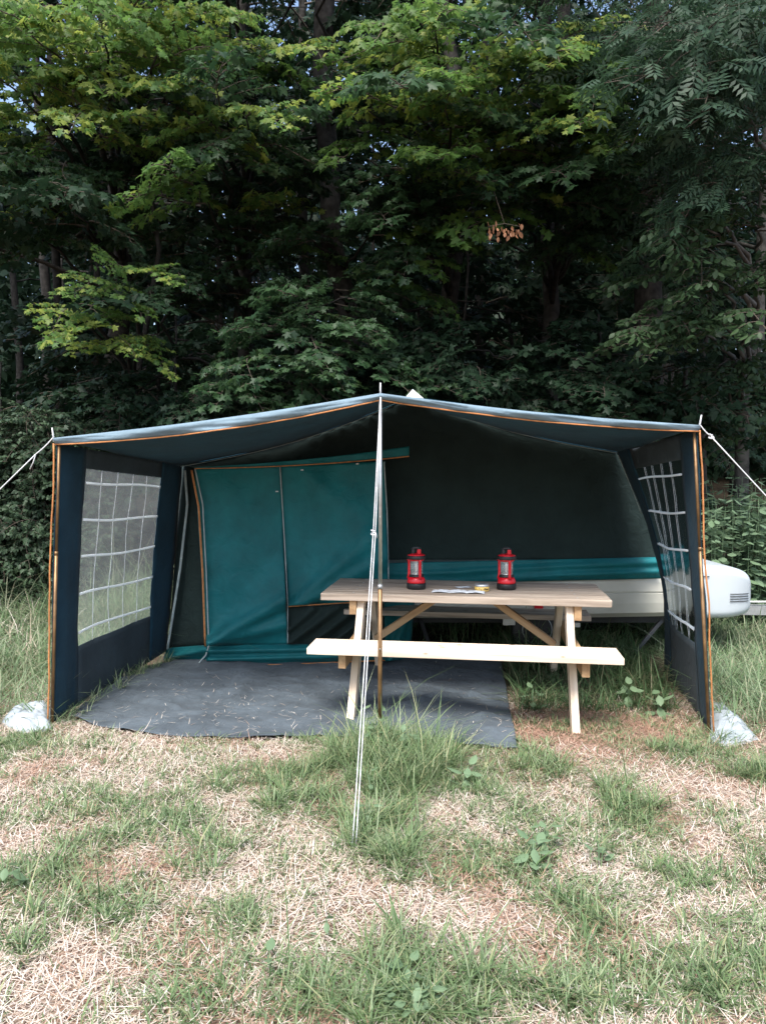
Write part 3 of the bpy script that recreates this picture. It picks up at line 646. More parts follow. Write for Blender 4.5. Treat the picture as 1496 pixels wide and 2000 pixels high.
for a0, a1, z0, z1 in ((-84, -78, .010, .022), (-74, -70, .014, .024), (-70, -62, .009, .023), (-60, -54, .010, .020), (-53, -47, .010, .020), (-46, -40, .010, .021), (-118, -113, .016, .024), (-106, -101, .008, .016)):
    b = MB()
    def pr(u, v, a0=a0, a1=a1, z0=z0, z1=z1):
        a = R(lerp(a0, a1, u)); return (0.0487 * math.cos(a), 0.0487 * math.sin(a), lerp(z0, z1, v))
    b.grid(pr, 3, 1); b.build('label_print', M['ink'], tn, world=False)
pa = empty('paper_leaflet', (at(895, 1160, 4.95).x, 4.95, ZT + 0.001), R(-9)); tag(pa, 'crumpled unfolded paper leaflet lying in front of the tin', 'paper')
def pfn(u, v):
    x = lerp(-0.17, 0.17, u); y = lerp(-0.055, 0.05, v)
    return (x, y, 0.004 + 0.010 * abs(math.sin(u * math.pi * 3)) * (0.5 + 0.5 * fbm(u * 4, v * 3, 3)) + 0.004 * abs(fbm(u * 9, v * 5, 1)))
b = MB(); b.grid(pfn, 36, 12); b.build('sheet', M['paper'], pa, world=False, solid=0.0008)
p = at(905, 1147, 5.15); sc = empty('paper_scrap', (p.x, 5.17, ZT + 0.001), R(20)); tag(sc, 'small flat paper scrap lying between the two lanterns', 'paper')
b = MB(); b.grid(lambda u, v: (lerp(-.05, .05, u), lerp(-.03, .03, v), 0.002 + 0.004 * abs(fbm(u * 4, v * 4, 8))), 10, 6); b.build('sheet', M['paper'], sc, world=False, solid=0.0008)

# ------------------------------------------------------------------ plastic sheets at the wall feet
def crumple(name, label, poly, h, seed, edge=1.0):
    c0 = gp(sum(q[0] for q in poly) / len(poly), sum(q[1] for q in poly) / len(poly))
    P = [gp(*q) for q in poly]; nP = len(P)
    def fn(u, v):
        a = u * nP; i = int(a) % nP; t = a - int(a); q = lerp(P[i], P[(i + 1) % nP], t); r = lerp(c0, q, v * (1 + 0.05 * fbm(u * 9, v, seed)))
        k = (1 - v ** 2.2)
        z = g1(r.x, r.y) + 0.01 + h * k * (0.8 + 0.5 * fbm(r.x * 6, r.y * 6, seed)) + 0.025 * abs(fbm(r.x * 13, r.y * 13, seed + 3)) * (1 - v ** 6)
        return Vector((r.x, r.y, z))
    b = MB(); b.grid(fn, 48, 18); o = b.build(name, M['plastic'], None, smooth=True, solid=0.002); tag(o, label, 'plastic sheet'); return o
crumple('plastic_sheet', 'bunched white plastic sheet at the awning pole beside the tall meadow grass', [(2, 1418), (30, 1392), (88, 1380), (106, 1400), (100, 1430), (45, 1440)], 0.115, 1)
crumple('plastic_sheet', 'flat white plastic sheet at the awning pole below the trailer nose', [(1384, 1455), (1386, 1372), (1412, 1380), (1446, 1408), (1482, 1448), (1425, 1464)], 0.05, 6)

# ------------------------------------------------------------------ leaves and boughs
def half_outline(kind):
    if kind == 'maple':
        h = [(-0.06, 0.10), (-0.10, 0.36), (0.10, 0.33), (0.22, 0.24), (0.34, 0.42), (0.56, 0.60), (0.58, 0.40), (0.52, 0.22), (0.72, 0.20), (0.82, 0.10)]
    elif kind == 'ivy':
        h = [(-0.12, 0.28), (0.20, 0.48), (0.45, 0.30), (0.75, 0.16)]
    else:
        h = [(0.15, 0.20), (0.40, 0.30), (0.70, 0.22), (0.88, 0.08)]
    return h
def leaf_shape(kind):
    h = half_outline(kind)
    ring = [(0, 0)] + h + [(1, 0)] + [(x, -y) for x, y in h[::-1]]
    c = (0.36, 0.0)
    v = [(c[0], c[1], 0.02)] + [(x, y, -0.22 * abs(y) - 0.10 * max(0, x - 0.3) ** 2) for x, y in ring]
    n = len(ring); t = [(0, 1 + i, 1 + (i + 1) % n) for i in range(n)]
    return np.array(v), np.array(t)
def pinnate_shape():
    vs_, ts = [], []
    for i in range(4):
        for s in (-1, 1):
            x = 0.22 + 0.19 * i; k = len(vs_); L = 0.30; a = s * R(58)
            d = np.array((math.cos(a), math.sin(a))); n_ = np.array((-d[1], d[0])); b0 = np.array((x, 0))
            for f, q in ((0, 0), (0.4, 0.055), (1.0, 0), (0.4, -0.055)):
                p = b0 + d * f * L + n_ * q; vs_.append((p[0], p[1], -0.25 * f * L))
            ts += [(k, k + 1, k + 2), (k, k + 2, k + 3)]
    k = len(vs_); vs_ += [(0.8, 0, 0), (0.95, 0.05, -0.02), (1.15, 0, -0.06), (0.95, -0.05, -0.02)]; ts += [(k, k + 1, k + 2), (k, k + 2, k + 3)]
    k = len(vs_); vs_ += [(0, 0.006, 0), (0, -0.006, 0), (0.95, 0, 0)]; ts += [(k, k + 1, k + 2)]
    return np.array(vs_), np.array(ts)
SHAPES = {k: leaf_shape(k) for k in ('maple', 'ivy', 'oval')}; SHAPES['ash'] = pinnate_shape()
def frame(d, nrm):
    x = d / np.linalg.norm(d); z = nrm - x * np.dot(nrm, x); z /= np.linalg.norm(z); return np.stack([x, np.cross(z, x), z], 1)
def make_bough(name, kind, mat, seed, L=1.25, gap=0.058, size=(0.050, 0.108), droop=0.28, spread=0.55, tilt=0.55):
    r_ = np.random.default_rng(seed); lv, lt_ = SHAPES[kind]
    tw = MB(); VV, TT, MI = [], [], []; nv = 0
    def leaf(p, az, pitch, sz):
        nonlocal nv
        d = np.array((math.cos(az) * math.cos(pitch), math.sin(az) * math.cos(pitch), math.sin(pitch)))
        nm = np.array((0, 0, 1.0)) + r_.normal(0, 0.42, 3)
        F = frame(d, nm); q = (lv * sz) @ F.T + p
        VV.append(q); TT.append(lt_ + nv); MI.append(np.ones(len(lt_), int)); nv += len(lv)
    def axis_pt(t, wob=[r_.uniform(0, 6), r_.uniform(0, 6)]):
        return np.array((L * t, 0.07 * math.sin(t * 5 + wob[0]) * t, -droop * L * t * t + 0.03 * math.sin(t * 7 + wob[1])))
    tw.tube([Vector(axis_pt(t)) for t in np.linspace(0, 1, 9)], list(np.linspace(0.011, 0.003, 9)), 4, 0, False)
    t = 0.10; side = 1
    while t < 1.0:
        b0 = axis_pt(t); a = side * R(r_.uniform(30, 62)); l = spread * (1.08 - t) * r_.uniform(0.7, 1.15) + 0.10
        e = b0 + l * np.array((math.cos(a), math.sin(a), r_.uniform(-0.28, 0.06)))
        tw.tube([Vector(b0), Vector((b0 + e) / 2 + np.array((0, 0, 0.02))), Vector(e)], [0.005, 0.004, 0.002], 3, 0, False)
        s = 0.06
        while s < l:
            p = b0 + (e - b0) * (s / l) + np.array((0, 0, 0.02 * math.sin(math.pi * s / l)))
            for q in (-1, 1):
                az = a + q * R(r_.uniform(35, 80)); sz = r_.uniform(*size)
                st = 0.35 * sz; pet = p + st * np.array((math.cos(az), math.sin(az), 0.05))
                leaf(pet, az + r_.normal(0, 0.25), -abs(r_.normal(tilt, 0.28)), sz)
            s += gap * r_.uniform(0.8, 1.25)
        leaf(e, a, -abs(r_.normal(tilt, 0.2)), r_.uniform(*size))
        t += r_.uniform(0.055, 0.09) / max(0.6, L / 1.25); side = -side
    leaf(axis_pt(1.0), 0, -0.3, size[1])
    tv = np.array(tw.v); tf = []
    for f in tw.f: tf += [(f[0], f[1], f[2]), (f[0], f[2], f[3])]
    V_ = np.concatenate([tv] + VV); T_ = np.concatenate([np.array(tf)] + [x + len(tv) for x in TT]); I_ = np.concatenate([np.zeros(len(tf), int)] + MI)
    return np_mesh(name, V_, T_, [M['twig'], mat], I_)
BO = {}
for key, kind, mk, kw in (('lime', 'maple', 'lime', {}), ('maple', 'maple', 'maple', {}), ('deep', 'maple', 'deep', dict(gap=0.085, size=(0.07, 0.14))),
                          ('ash', 'ash', 'ash', dict(size=(0.20, 0.32), gap=0.16, droop=0.45, tilt=0.6)),
                          ('beech', 'oval', 'beech', dict(size=(0.07, 0.115), gap=0.065, spread=0.45)),
                          ('ivy', 'ivy', 'ivy', dict(size=(0.05, 0.085), gap=0.05, L=0.9, spread=0.4, droop=0.6, tilt=0.8))):
    BO[key] = [make_bough('bough', kind, M[mk], 100 + 17 * i + len(key) * 7, **kw) for i in range(4)]
NB = 0
GAPS = [(596, 728, -60, 540, 10.5, .93), (1238, 1300, 60, 620, 11.0, .75), (330, 470, 270, 480, 9.9, .8), (880, 1060, 430, 690, 10.5, .75), (0, 120, 460, 790, 9.6, .9), (300, 430, 540, 760, 9.6, .7), (1290, 1400, 250, 380, 9, .6)]
def bough(key, loc, az, pitch, roll, sc, parent, off):
    global NB
    c = Vector(loc) + Vector((math.cos(az), math.sin(az), 0)) * 0.6 * sc
    if c.y > 1:
        px = 748 + FPX * c.x / c.y; py = 1000 - FPX * ((c.z - CAM_H) / c.y + 0.053)
        for x0, x1, y0, y1, ym, pr in GAPS:
            if x0 < px < x1 and y0 < py < y1 and c.y < ym and random.random() < pr: return None
    o = bpy.data.objects.new('bough', random.choice(BO[key])); C.objects.link(o); o.parent = parent
    o.location = Vector(loc) - off; o.rotation_euler = (roll, -pitch, az); o.scale = (sc, sc * random.uniform(0.9, 1.1), sc); NB += 1
    return o
def curve(a, c, lift, n=7, wob=0.06):
    a, c = Vector(a), Vector(c); L = (c - a).length
    return [lerp(a, c, i / n) + Vector((random.uniform(-1, 1) * wob, random.uniform(-1, 1) * wob, lift * L * math.sin(math.pi * i / n) + random.uniform(-1, 1) * wob * 0.5)) * (1 if 0 < i < n else 0) for i in range(n + 1)]
def trunk_mesh(path, r0, r1, n=12):
    k = len(path); b = MB(); b.tube(path, [lerp(r0, r1, i / (k - 1)) * (1.25 if i == 0 else 1) * random.uniform(0.93, 1.07) for i in range(k)], n); return b
def make_tree(name, label, base, top, r0, r1, mat, tips, keyf, fill=0, fillz=(3, 9), fillr=(1.2, 3.2), fkey='deep', group=None, cat='tree', lean=0.12, nb=3, bs=(0.8, 1.15)):
    bx, by = base; bz = g1(bx, by); o = empty(name, (bx, by, bz)); tag(o, label, cat, group); off = Vector((bx, by, bz))
    path = curve(Vector((bx, by, bz - 0.15)), top, 0.0, 12, lean); tb_ = trunk_mesh(path, r0, r1); t = tb_.build('trunk', mat, o)
    limbs = MB(); todo = []
    def on_trunk(z):
        z = min(max(z, path[0].z + 0.5), path[-1].z - 0.2)
        for i in range(len(path) - 1):
            if path[i].z <= z <= path[i + 1].z: return lerp(path[i], path[i + 1], (z - path[i].z) / max(1e-4, path[i + 1].z - path[i].z))
        return path[-1]
    for tip in tips:
        tip = Vector(tip); h = Vector((tip.x - bx, tip.y - by, 0)).length
        s = on_trunk(tip.z - 0.15 * h + random.uniform(-0.5, 0.3)); c = curve(s, tip, 0.07, 8, 0.05)
        limbs.tube(c, list(np.linspace(0.010 + 0.012 * h, 0.008, len(c))), 5)
        todo.append((c, tip, None))
    for i in range(fill):
        a = random.uniform(0, 2 * math.pi); rr = random.uniform(*fillr); z = bz + random.uniform(*fillz)
        s = on_trunk(z); tip = s + Vector((math.cos(a) * rr, math.sin(a) * rr, random.uniform(-0.5, 0.6)))
        c = curve(s, tip, 0.08, 6, 0.08); limbs.tube(c, list(np.linspace(0.01 + 0.01 * rr, 0.008, len(c))), 5); todo.append((c, tip, fkey))
    cr = limbs.build('crown', mat, o) if limbs.v else o
    for c, tip, key in todo:
        d = (c[-1] - c[-3]); az = math.atan2(d.y, d.x)
        for k in range(nb):
            q = c[-1 - min(k, len(c) - 2)]; kk = key or keyf(tip)
            sgn = random.choice((-1, 1)) * (0 if k == 0 else 1)
            bough(kk, q, az + sgn * R(random.uniform(30, 75)) + random.gauss(0, 0.2), R(random.uniform(-22, 8)), random.gauss(0, 0.22), random.uniform(*bs), cr, off)
    return o
def tp(*L): return [at(*q) - Vector((0, 0, 0)) for q in L]
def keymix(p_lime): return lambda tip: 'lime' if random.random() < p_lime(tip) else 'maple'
def limeness(tip):  # more lime boughs higher up, putting the sunlit tops into leaf colour
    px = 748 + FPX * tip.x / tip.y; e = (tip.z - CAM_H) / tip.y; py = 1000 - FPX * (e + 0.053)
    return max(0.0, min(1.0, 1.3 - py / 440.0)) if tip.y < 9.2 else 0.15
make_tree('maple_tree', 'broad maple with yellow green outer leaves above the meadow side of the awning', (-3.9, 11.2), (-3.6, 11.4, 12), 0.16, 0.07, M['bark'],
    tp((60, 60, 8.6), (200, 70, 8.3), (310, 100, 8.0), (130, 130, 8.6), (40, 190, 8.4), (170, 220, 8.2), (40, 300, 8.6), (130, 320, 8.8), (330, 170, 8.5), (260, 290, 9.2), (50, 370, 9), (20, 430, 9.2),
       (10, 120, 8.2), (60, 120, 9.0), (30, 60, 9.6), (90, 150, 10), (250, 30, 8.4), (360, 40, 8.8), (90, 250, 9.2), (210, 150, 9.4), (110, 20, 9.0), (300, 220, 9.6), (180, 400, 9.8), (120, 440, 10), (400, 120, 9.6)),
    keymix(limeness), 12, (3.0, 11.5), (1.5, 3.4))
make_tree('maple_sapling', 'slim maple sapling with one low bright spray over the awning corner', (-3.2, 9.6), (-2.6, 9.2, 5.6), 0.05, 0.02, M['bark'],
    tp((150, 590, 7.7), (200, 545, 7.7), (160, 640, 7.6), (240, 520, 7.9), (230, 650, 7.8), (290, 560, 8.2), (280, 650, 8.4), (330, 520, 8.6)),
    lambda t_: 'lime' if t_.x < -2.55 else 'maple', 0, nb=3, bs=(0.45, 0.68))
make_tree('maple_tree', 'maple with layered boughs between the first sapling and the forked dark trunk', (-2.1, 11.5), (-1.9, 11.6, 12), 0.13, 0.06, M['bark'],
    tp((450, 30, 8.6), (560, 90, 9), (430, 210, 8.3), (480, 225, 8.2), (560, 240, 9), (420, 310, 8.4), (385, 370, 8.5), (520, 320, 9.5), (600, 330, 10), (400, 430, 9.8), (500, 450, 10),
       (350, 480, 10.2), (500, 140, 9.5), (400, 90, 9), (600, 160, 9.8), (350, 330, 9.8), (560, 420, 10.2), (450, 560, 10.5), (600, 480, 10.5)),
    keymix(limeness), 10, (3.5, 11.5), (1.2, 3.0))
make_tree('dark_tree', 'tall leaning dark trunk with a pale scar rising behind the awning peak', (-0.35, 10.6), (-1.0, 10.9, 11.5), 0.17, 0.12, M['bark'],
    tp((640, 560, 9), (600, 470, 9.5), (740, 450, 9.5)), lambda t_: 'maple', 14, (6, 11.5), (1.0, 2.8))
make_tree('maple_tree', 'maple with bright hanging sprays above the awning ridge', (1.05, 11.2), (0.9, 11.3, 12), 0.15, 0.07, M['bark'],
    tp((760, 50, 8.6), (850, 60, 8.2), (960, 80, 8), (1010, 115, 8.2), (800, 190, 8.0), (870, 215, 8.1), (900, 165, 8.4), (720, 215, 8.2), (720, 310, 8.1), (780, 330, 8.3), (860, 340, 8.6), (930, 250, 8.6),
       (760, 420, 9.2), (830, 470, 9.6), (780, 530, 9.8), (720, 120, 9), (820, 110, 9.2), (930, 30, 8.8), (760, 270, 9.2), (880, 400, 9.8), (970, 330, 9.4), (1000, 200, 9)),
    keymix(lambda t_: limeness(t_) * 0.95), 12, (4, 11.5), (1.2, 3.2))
make_tree('maple_tree', 'maple with long level boughs between the ridge and the straight dark trunk', (2.45, 11.4), (2.6, 11.5, 12), 0.14, 0.06, M['bark'],
    tp((1060, 120, 8.2), (1150, 170, 8.2), (1230, 120, 8.4), (1120, 250, 8.2), (1200, 270, 8.4), (1245, 290, 8.2), (1060, 320, 8.6), (1150, 340, 8.6), (1000, 400, 9.2), (1130, 400, 9.2), (1080, 220, 8.5),
       (1040, 30, 8.6), (1150, 60, 9), (1230, 200, 9.2), (1180, 440, 9.8), (1060, 430, 9.8), (1250, 380, 9.6)),
    keymix(lambda t_: limeness(t_) * 0.6), 10, (4, 11.5), (1.2, 3.0))
tpt = make_tree('dark_tree', 'straight dark trunk standing clear between the maples and the ash', (3.95, 11.3), (3.85, 11.5, 12), 0.20, 0.16, M['bark'],
    tp((1290, 330, 10), (1240, 480, 10)), lambda t_: 'deep', 10, (7, 11.5), (1.0, 2.5))
make_tree('ash_tree', 'ash with drooping feathery leaves reaching over the nettle bank', (4.75, 9.0), (5.0, 9.2, 10.5), 0.12, 0.07, M['palebark'],
    tp((1350, 60, 7.6), (1430, 120, 7.2), (1380, 170, 7.3), (1470, 210, 7.0), (1310, 110, 8), (1430, 290, 7.3), (1480, 320, 7.2), (1400, 30, 7.2), (1490, 60, 7), (1330, 190, 8), (1370, 270, 7.9), (1280, 40, 8.2),
       (1450, 20, 8), (1300, 20, 7.8), (1420, 220, 8.2), (1480, 140, 8)), lambda t_: 'ash', 14, (5, 10), (1, 2.6), fkey='ash')
make_tree('beech_tree', 'pale barked young beech with oval leaves behind the nettles', (4.15, 8.9), (4.45, 9.0, 7.5), 0.085, 0.045, M['palebark'],
    tp((1350, 400, 7.6), (1365, 440, 7.6), (1390, 490, 7.5), (1330, 540, 7.6), (1400, 550, 7.4), (1300, 620, 7.7), (1370, 640, 7.5), (1450, 600, 7.3), (1420, 700, 8.6), (1290, 725, 8.6), (1370, 760, 8.7), (1450, 790, 8.8),
       (1470, 520, 7.6), (1480, 680, 8.5), (1340, 690, 8.6), (1400, 830, 8.8), (1480, 440, 7.8)), lambda t_: 'beech', 4, (3, 7), (0.8, 1.8), fkey='beech', bs=(0.7, 1.0))
# understorey shrubs behind the awning
for (px, Y, tips, lab) in (
    (560, 9.2, ((450, 740, 8.2), (500, 690, 8.2), (560, 720, 8.1), (620, 700, 8.1), (680, 690, 8.3), (520, 640, 8.4), (590, 640, 8.3), (650, 640, 8.3), (600, 590, 8.6), (680, 580, 8.7), (640, 750, 8.1), (720, 740, 8.4)), 'low hazel shrub with pale lit leaves left of the awning peak pole'),
    (880, 9.6, ((800, 730, 8.8), (860, 700, 8.8), (930, 720, 8.7), (990, 700, 9), (820, 640, 9.2), (900, 620, 9.4), (980, 760, 8.6), (760, 700, 9)), 'low shaded shrub right behind the white roof vent'),
    (1150, 9.3, ((1050, 750, 8.6), (1120, 720, 8.6), (1190, 740, 8.5), (1250, 700, 8.8), (1100, 660, 9.2), (1210, 790, 8.3), (1280, 790, 8.3), (1160, 640, 9.4)), 'low shaded shrub behind the awning roof edge near the beech'),
    (330, 9.4, ((180, 800, 8.4), (250, 770, 8.6), (330, 780, 8.5), (400, 770, 8.5), (290, 720, 9), (140, 750, 9), (420, 700, 9)), 'low dark shrub behind the awning roof edge near the ivy')):
    bp_ = at(px, 1100, Y)
    make_tree('shrub', lab, (bp_.x, Y), (bp_.x + 0.1, Y + 0.1, 3.4), 0.035, 0.012, M['bark'], tp(*tips), (lambda t_: 'maple') if px == 560 else (lambda t_: 'deep'), 10, (0.6, 3.0), (0.5, 1.3), cat='shrub', bs=(0.6, 0.95), lean=0.05)  # all but the hazel get the darkened leaf, so they look shaded
# ivy bank on the left
for i, (px, py, Y, h) in enumerate(((20, 830, 8.0, 1.0), (70, 830, 7.8, 1.1), (120, 850, 8.2, 1.1), (170, 900, 8.6, 1), (30, 980, 7.6, 0.8), (90, 990, 7.7, 0.8), (-40, 900, 7.8, 1), (-60, 1010, 7.6, .8))):
    c0 = at(px, py, Y)
    o = empty('ivy_bush', (c0.x, Y + 0.25, g1(c0.x, Y + 0.25))); tag(o, 'dark ivy covered bush at the wood edge above the meadow', 'bush', 'ivy bushes along the wood edge'); off = Vector(o.location)
    b = MB(); st = []
    for k in range(7):
        e = Vector((c0.x + random.uniform(-.3, .3), Y + random.uniform(-.15, .3), c0.z + random.uniform(-.25, .15)))
        cv = curve(off + Vector((random.uniform(-.1, .1), random.uniform(-.1, .1), 0)), e, 0.02, 7, 0.04); b.tube(cv, list(np.linspace(0.015, 0.005, 8)), 5); st.append(cv)
    s_ = b.build('stems', M['bark'], o)
    for cv in st:
        for q in cv[2:]:
            for _ in range(2): bough('ivy', q, R(random.uniform(180, 360)), R(random.uniform(-35, 15)), random.gauss(0, .4), random.uniform(0.4, 0.7), s_, off)
# deep wood: trunks and crowns
for i in range(74):
    Yt = 12.5 + 24 * (i / 74) ** 1.2 + random.uniform(-0.6, 0.6); xt = random.uniform(-0.56, 0.56) * Yt
    if i < 6: xt = (-4.9, -2.9, 0.4, 1.5, 3.0, 5.6)[i]; Yt = 13 + 0.3 * i
    thin = random.random() < 0.7; r0 = random.uniform(0.03, 0.06) if thin else random.uniform(0.09, 0.15); H = random.uniform(11, 16)
    z0 = g1(xt, Yt)
    make_tree('woodland_tree', 'slender young trunk deep in the dark wood' if thin else 'dark bare lower trunk deep in the shaded wood', (xt, Yt), (xt + random.uniform(-.6, .6), Yt + random.uniform(-.3, .3), z0 + H), r0, r0 * 0.5,
              M['bark'], [], None, 7, (1.4, H), (0.8, 2.6), 'deep', 'slender trunks in the deep wood' if thin else 'thick trunks in the deep wood', nb=2, bs=(1.2, 1.9), lean=0.10)
# far wood reading as one mass
N = 70000
fy = rng.uniform(27, 46, N); fx = rng.uniform(-0.75, 0.75, N) * fy; fz = G(fx, fy) + rng.beta(1.0, 2.0, N) * 15
sz = rng.uniform(0.15, 0.4, N)
d1 = rng.normal(0, 1, (N, 3)); d1 /= np.linalg.norm(d1, axis=1)[:, None]; d2 = np.cross(d1, rng.normal(0, 1, (N, 3))); d2 /= np.linalg.norm(d2, axis=1)[:, None]
c3 = np.stack([fx, fy, fz], 1); q = np.stack([c3 - d1 * sz[:, None], c3 + d2 * sz[:, None] * .5, c3 + d1 * sz[:, None], c3 - d2 * sz[:, None] * .5], 1).reshape(-1, 3)
k = np.arange(N)[:, None] * 4; T = np.concatenate([k + np.array([[0, 1, 2]]), k + np.array([[0, 2, 3]])])
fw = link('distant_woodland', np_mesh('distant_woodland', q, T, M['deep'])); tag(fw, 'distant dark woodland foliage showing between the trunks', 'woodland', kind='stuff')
# dry brown seed cluster
p = at(985, 446, 7.7); o = empty('dry_leaf_cluster', p); tag(o, 'hanging cluster of withered brown leaves among the green maple boughs', 'leaves')
lv, lt_ = SHAPES['oval']; lm = np_mesh('dry_leaf', lv, lt_, M['brownleaf'])
b = MB(); b.tube([p + Vector((-.16, 0, .02)), p + Vector((0, 0, .05)), p + Vector((.16, 0, .02))], 0.004, 4); b.tube([p + Vector((0, 0, .05)), p + Vector((-0.1, .2, .5))], 0.004, 4); b.build('twig', M['twig'], o)
for i in range(34):
    l = link('leaf', lm, o); l.location = (random.uniform(-.17, .17), random.uniform(-.05, .05), random.gauss(0, .045)); l.rotation_euler = (random.uniform(-1, 1), R(random.uniform(45, 110)), random.uniform(0, 6.3)); s = random.uniform(.035, .07); l.scale = (s, s, s)

# ------------------------------------------------------------------ nettles and weeds
wl_, wt_ = SHAPES['oval']; nettle_leaf = np_mesh('leaf', wl_, wt_, M['nettle']); weed_leaf = np_mesh('leaf', wl_, wt_, M['weed'])
def stalk(name, label, cat, group, base, h, nl, lm, size, lean=0.1, pitch=(-35, 5), mat='weed', width=1.0):
    o = empty(name, base); tag(o, label, cat, group); lx, ly = random.gauss(0, lean), random.gauss(0, lean)
    P = [Vector((lx * t * t * h, ly * t * t * h, h * t)) for t in np.linspace(0, 1, 6)]
    b = MB(); b.tube([p for p in P], [0.005, .005, .004, .004, .003, .002], 5); b.build('stem', M[mat], o, world=False)
    for i in range(nl):
        t = 0.22 + 0.78 * (i // 2) / max(1, (nl // 2 - 1)); q = P[0] + Vector((lx * t * t * h, ly * t * t * h, h * t))
        a = (i % 2) * math.pi + (i // 2) * math.pi / 2 + random.gauss(0, .3); s = random.uniform(*size) * (1.05 - 0.5 * max(0, t - 0.55))
        l = link('leaf', lm, o); l.location = q + Vector((math.cos(a), math.sin(a), 0)) * 0.02; l.rotation_euler = (random.gauss(0, .2), -R(random.uniform(*pitch)), a); l.scale = (s, s * width, s)
    return o
for i in range(90):
    Yn = random.uniform(7.25, 8.3); px = random.uniform(1385, 1545); p = at(px, 1100, Yn)
    stalk('nettle', 'tall leafy nettle stalk in the bank behind the trailer nose', 'nettle', 'nettles behind the trailer nose', (p.x, Yn, g1(p.x, Yn)), random.uniform(1.0, 1.35) + 0.15 * (Yn > 7.8), 22, nettle_leaf, (0.09, 0.14), 0.06)
wd = [(745, 1440, .20, 10, .075), (738, 1470, .17, 8, .07), (790, 1490, .20, 8, .065), (800, 1500, .14, 6, .06), (725, 1560, .12, 6, .05), (720, 1610, .10, 6, .05), (905, 1540, .10, 8, .08), (1060, 1660, .10, 10, .06), (1040, 1700, .10, 10, .07),
      (780, 1935, .07, 12, .050), (840, 1975, .08, 12, .055), (745, 1965, .07, 12, .05), (800, 1990, .07, 12, .05), (10, 1740, .10, 8, .06), (1170, 1690, .08, 8, .05), (1040, 1390, .14, 8, .07), (1135, 1270, .30, 6, .12), (1225, 1380, .16, 8, .09), (1285, 1400, .14, 8, .09), (525, 1900, .05, 4, .06), (640, 1830, .06, 5, .05)]
labs = ['broadleaf weed growing at the foot of the centre pole', 'small broadleaf weed sprouting from the lawn']
for i, (px, py, h, n, s) in enumerate(wd):
    p = gp(px, py); near = i < 6
    stalk('weed', labs[0] if near else labs[1], 'weed', 'weeds at the centre pole' if near else 'weeds scattered over the lawn', p, h, n, weed_leaf, (s * .8, s * 1.15), 0.2, (-45, 35), width=1.05)

# ------------------------------------------------------------------ grass and straw
def blades(P, h, wd, az, lean, curl):
    n = len(P); d = np.stack([np.cos(az), np.sin(az), np.zeros(n)], 1); sd_ = np.stack([-np.sin(az), np.cos(az), np.zeros(n)], 1)
    L = []
    for t, ww in ((0, .8), (.4, 1.0), (.75, .65), (1, 0)):
        ho = h * (np.sin(lean) * t + curl * t * t); ve = h * (np.cos(lean) * t - 0.55 * curl * t * t)
        c = P + d * ho[:, None]; c[:, 2] += ve
        if ww: L += [c - sd_ * (wd * ww / 2)[:, None], c + sd_ * (wd * ww / 2)[:, None]]
        else: L += [c]
    V_ = np.stack(L, 1).reshape(-1, 3); k = (np.arange(n) * 7)[:, None]
    T_ = np.concatenate([k + np.array([[a, b_, c_]]) for a, b_, c_ in ((0, 1, 3), (0, 3, 2), (2, 3, 5), (2, 5, 4), (4, 5, 6))])
    return V_, T_
def proj(x, y, z):
    yy = y * CP - (z - CAM_H) * SP; zz = y * SP + (z - CAM_H) * CP
    return 748 + FPX * x / yy, 1000 - FPX * zz / yy
def vnoise(x, y, s, sd=0):
    return 0.5 + 0.25 * (np.sin(x * s + sd) * np.cos(y * s * 1.13 + 2 * sd) + np.sin((x * .8 + y * .6) * s * 1.9 + sd * 3) + np.sin((x * .5 - y * .9) * s * 3.1 + 1.7) * .6 + np.sin((x + y * .3) * s * 5.3) * .4)
patches = [(770, 1485, 105, 70, 1.6, .22), (760, 1600, 75, 80, 1.4, .14), (600, 1535, 95, 55, 1.0, .11), (470, 1530, 60, 40, .8, .09), (280, 1600, 280, 75, .8, .075), (130, 1690, 150, 70, .8, .09), (400, 1680, 60, 45, 1.3, .12), (200, 1770, 130, 60, .8, .08),
    (50, 1462, 110, 30, 1.3, .07), (900, 1560, 120, 60, .9, .09), (1020, 1505, 85, 28, 1.2, .12), (1230, 1570, 50, 38, 1.2, .13), (1000, 1640, 200, 85, .8, .075), (1060, 1700, 110, 60, .9, .08), (1300, 1640, 190, 75, .75, .075), (1130, 1790, 130, 60, 1.0, .11),
    (1420, 1800, 150, 130, .8, .09), (1455, 1500, 60, 60, 1.0, .12), (850, 1920, 190, 100, 1.1, .13), (600, 1955, 220, 70, .9, .11), (1030, 1950, 200, 80, .9, .10), (1300, 1930, 260, 90, .8, .09), (300, 1965, 170, 50, .7, .09), (40, 1860, 90, 60, .7, .08),
    (470, 1800, 60, 45, .8, .08), (540, 1690, 60, 35, .6, .07), (1330, 1460, 70, 35, .8, .09), (1440, 1660, 80, 90, .8, .08), (660, 1450, 120, 22, 1.2, .09), (330, 1450, 60, 16, .5, .06), (960, 1470, 60, 20, .8, .08)]
PT = []
for px, py, rx, ry, st, h in patches:
    c = gp(px, py); a = gp(px, py - ry); e = gp(px, py + ry); dpt = c.y
    PT.append((c.x, c.y, rx / FPX * dpt, abs(a.y - e.y) / 2, st, h))
def green(x, y):
    g = np.full(x.shape, 0.30); hh = np.full(x.shape, 0.06)
    for cx, cy_, rx, ry, st, h in PT:
        e = np.exp(-(((x - cx) / rx) ** 2 + ((y - cy_) / ry) ** 2) * 0.9) * st
        hh = np.where(e > g, h, hh); g = np.maximum(g, e)
    k_ = np.array([noise.fractal(Vector((a * 2.6, b_ * 2.6, 0.0)), 0.7, 2.1, 5) for a, b_ in zip(x.tolist(), y.tolist())]); return g * np.clip(0.75 + 1.5 * k_, 0.06, 2), hh
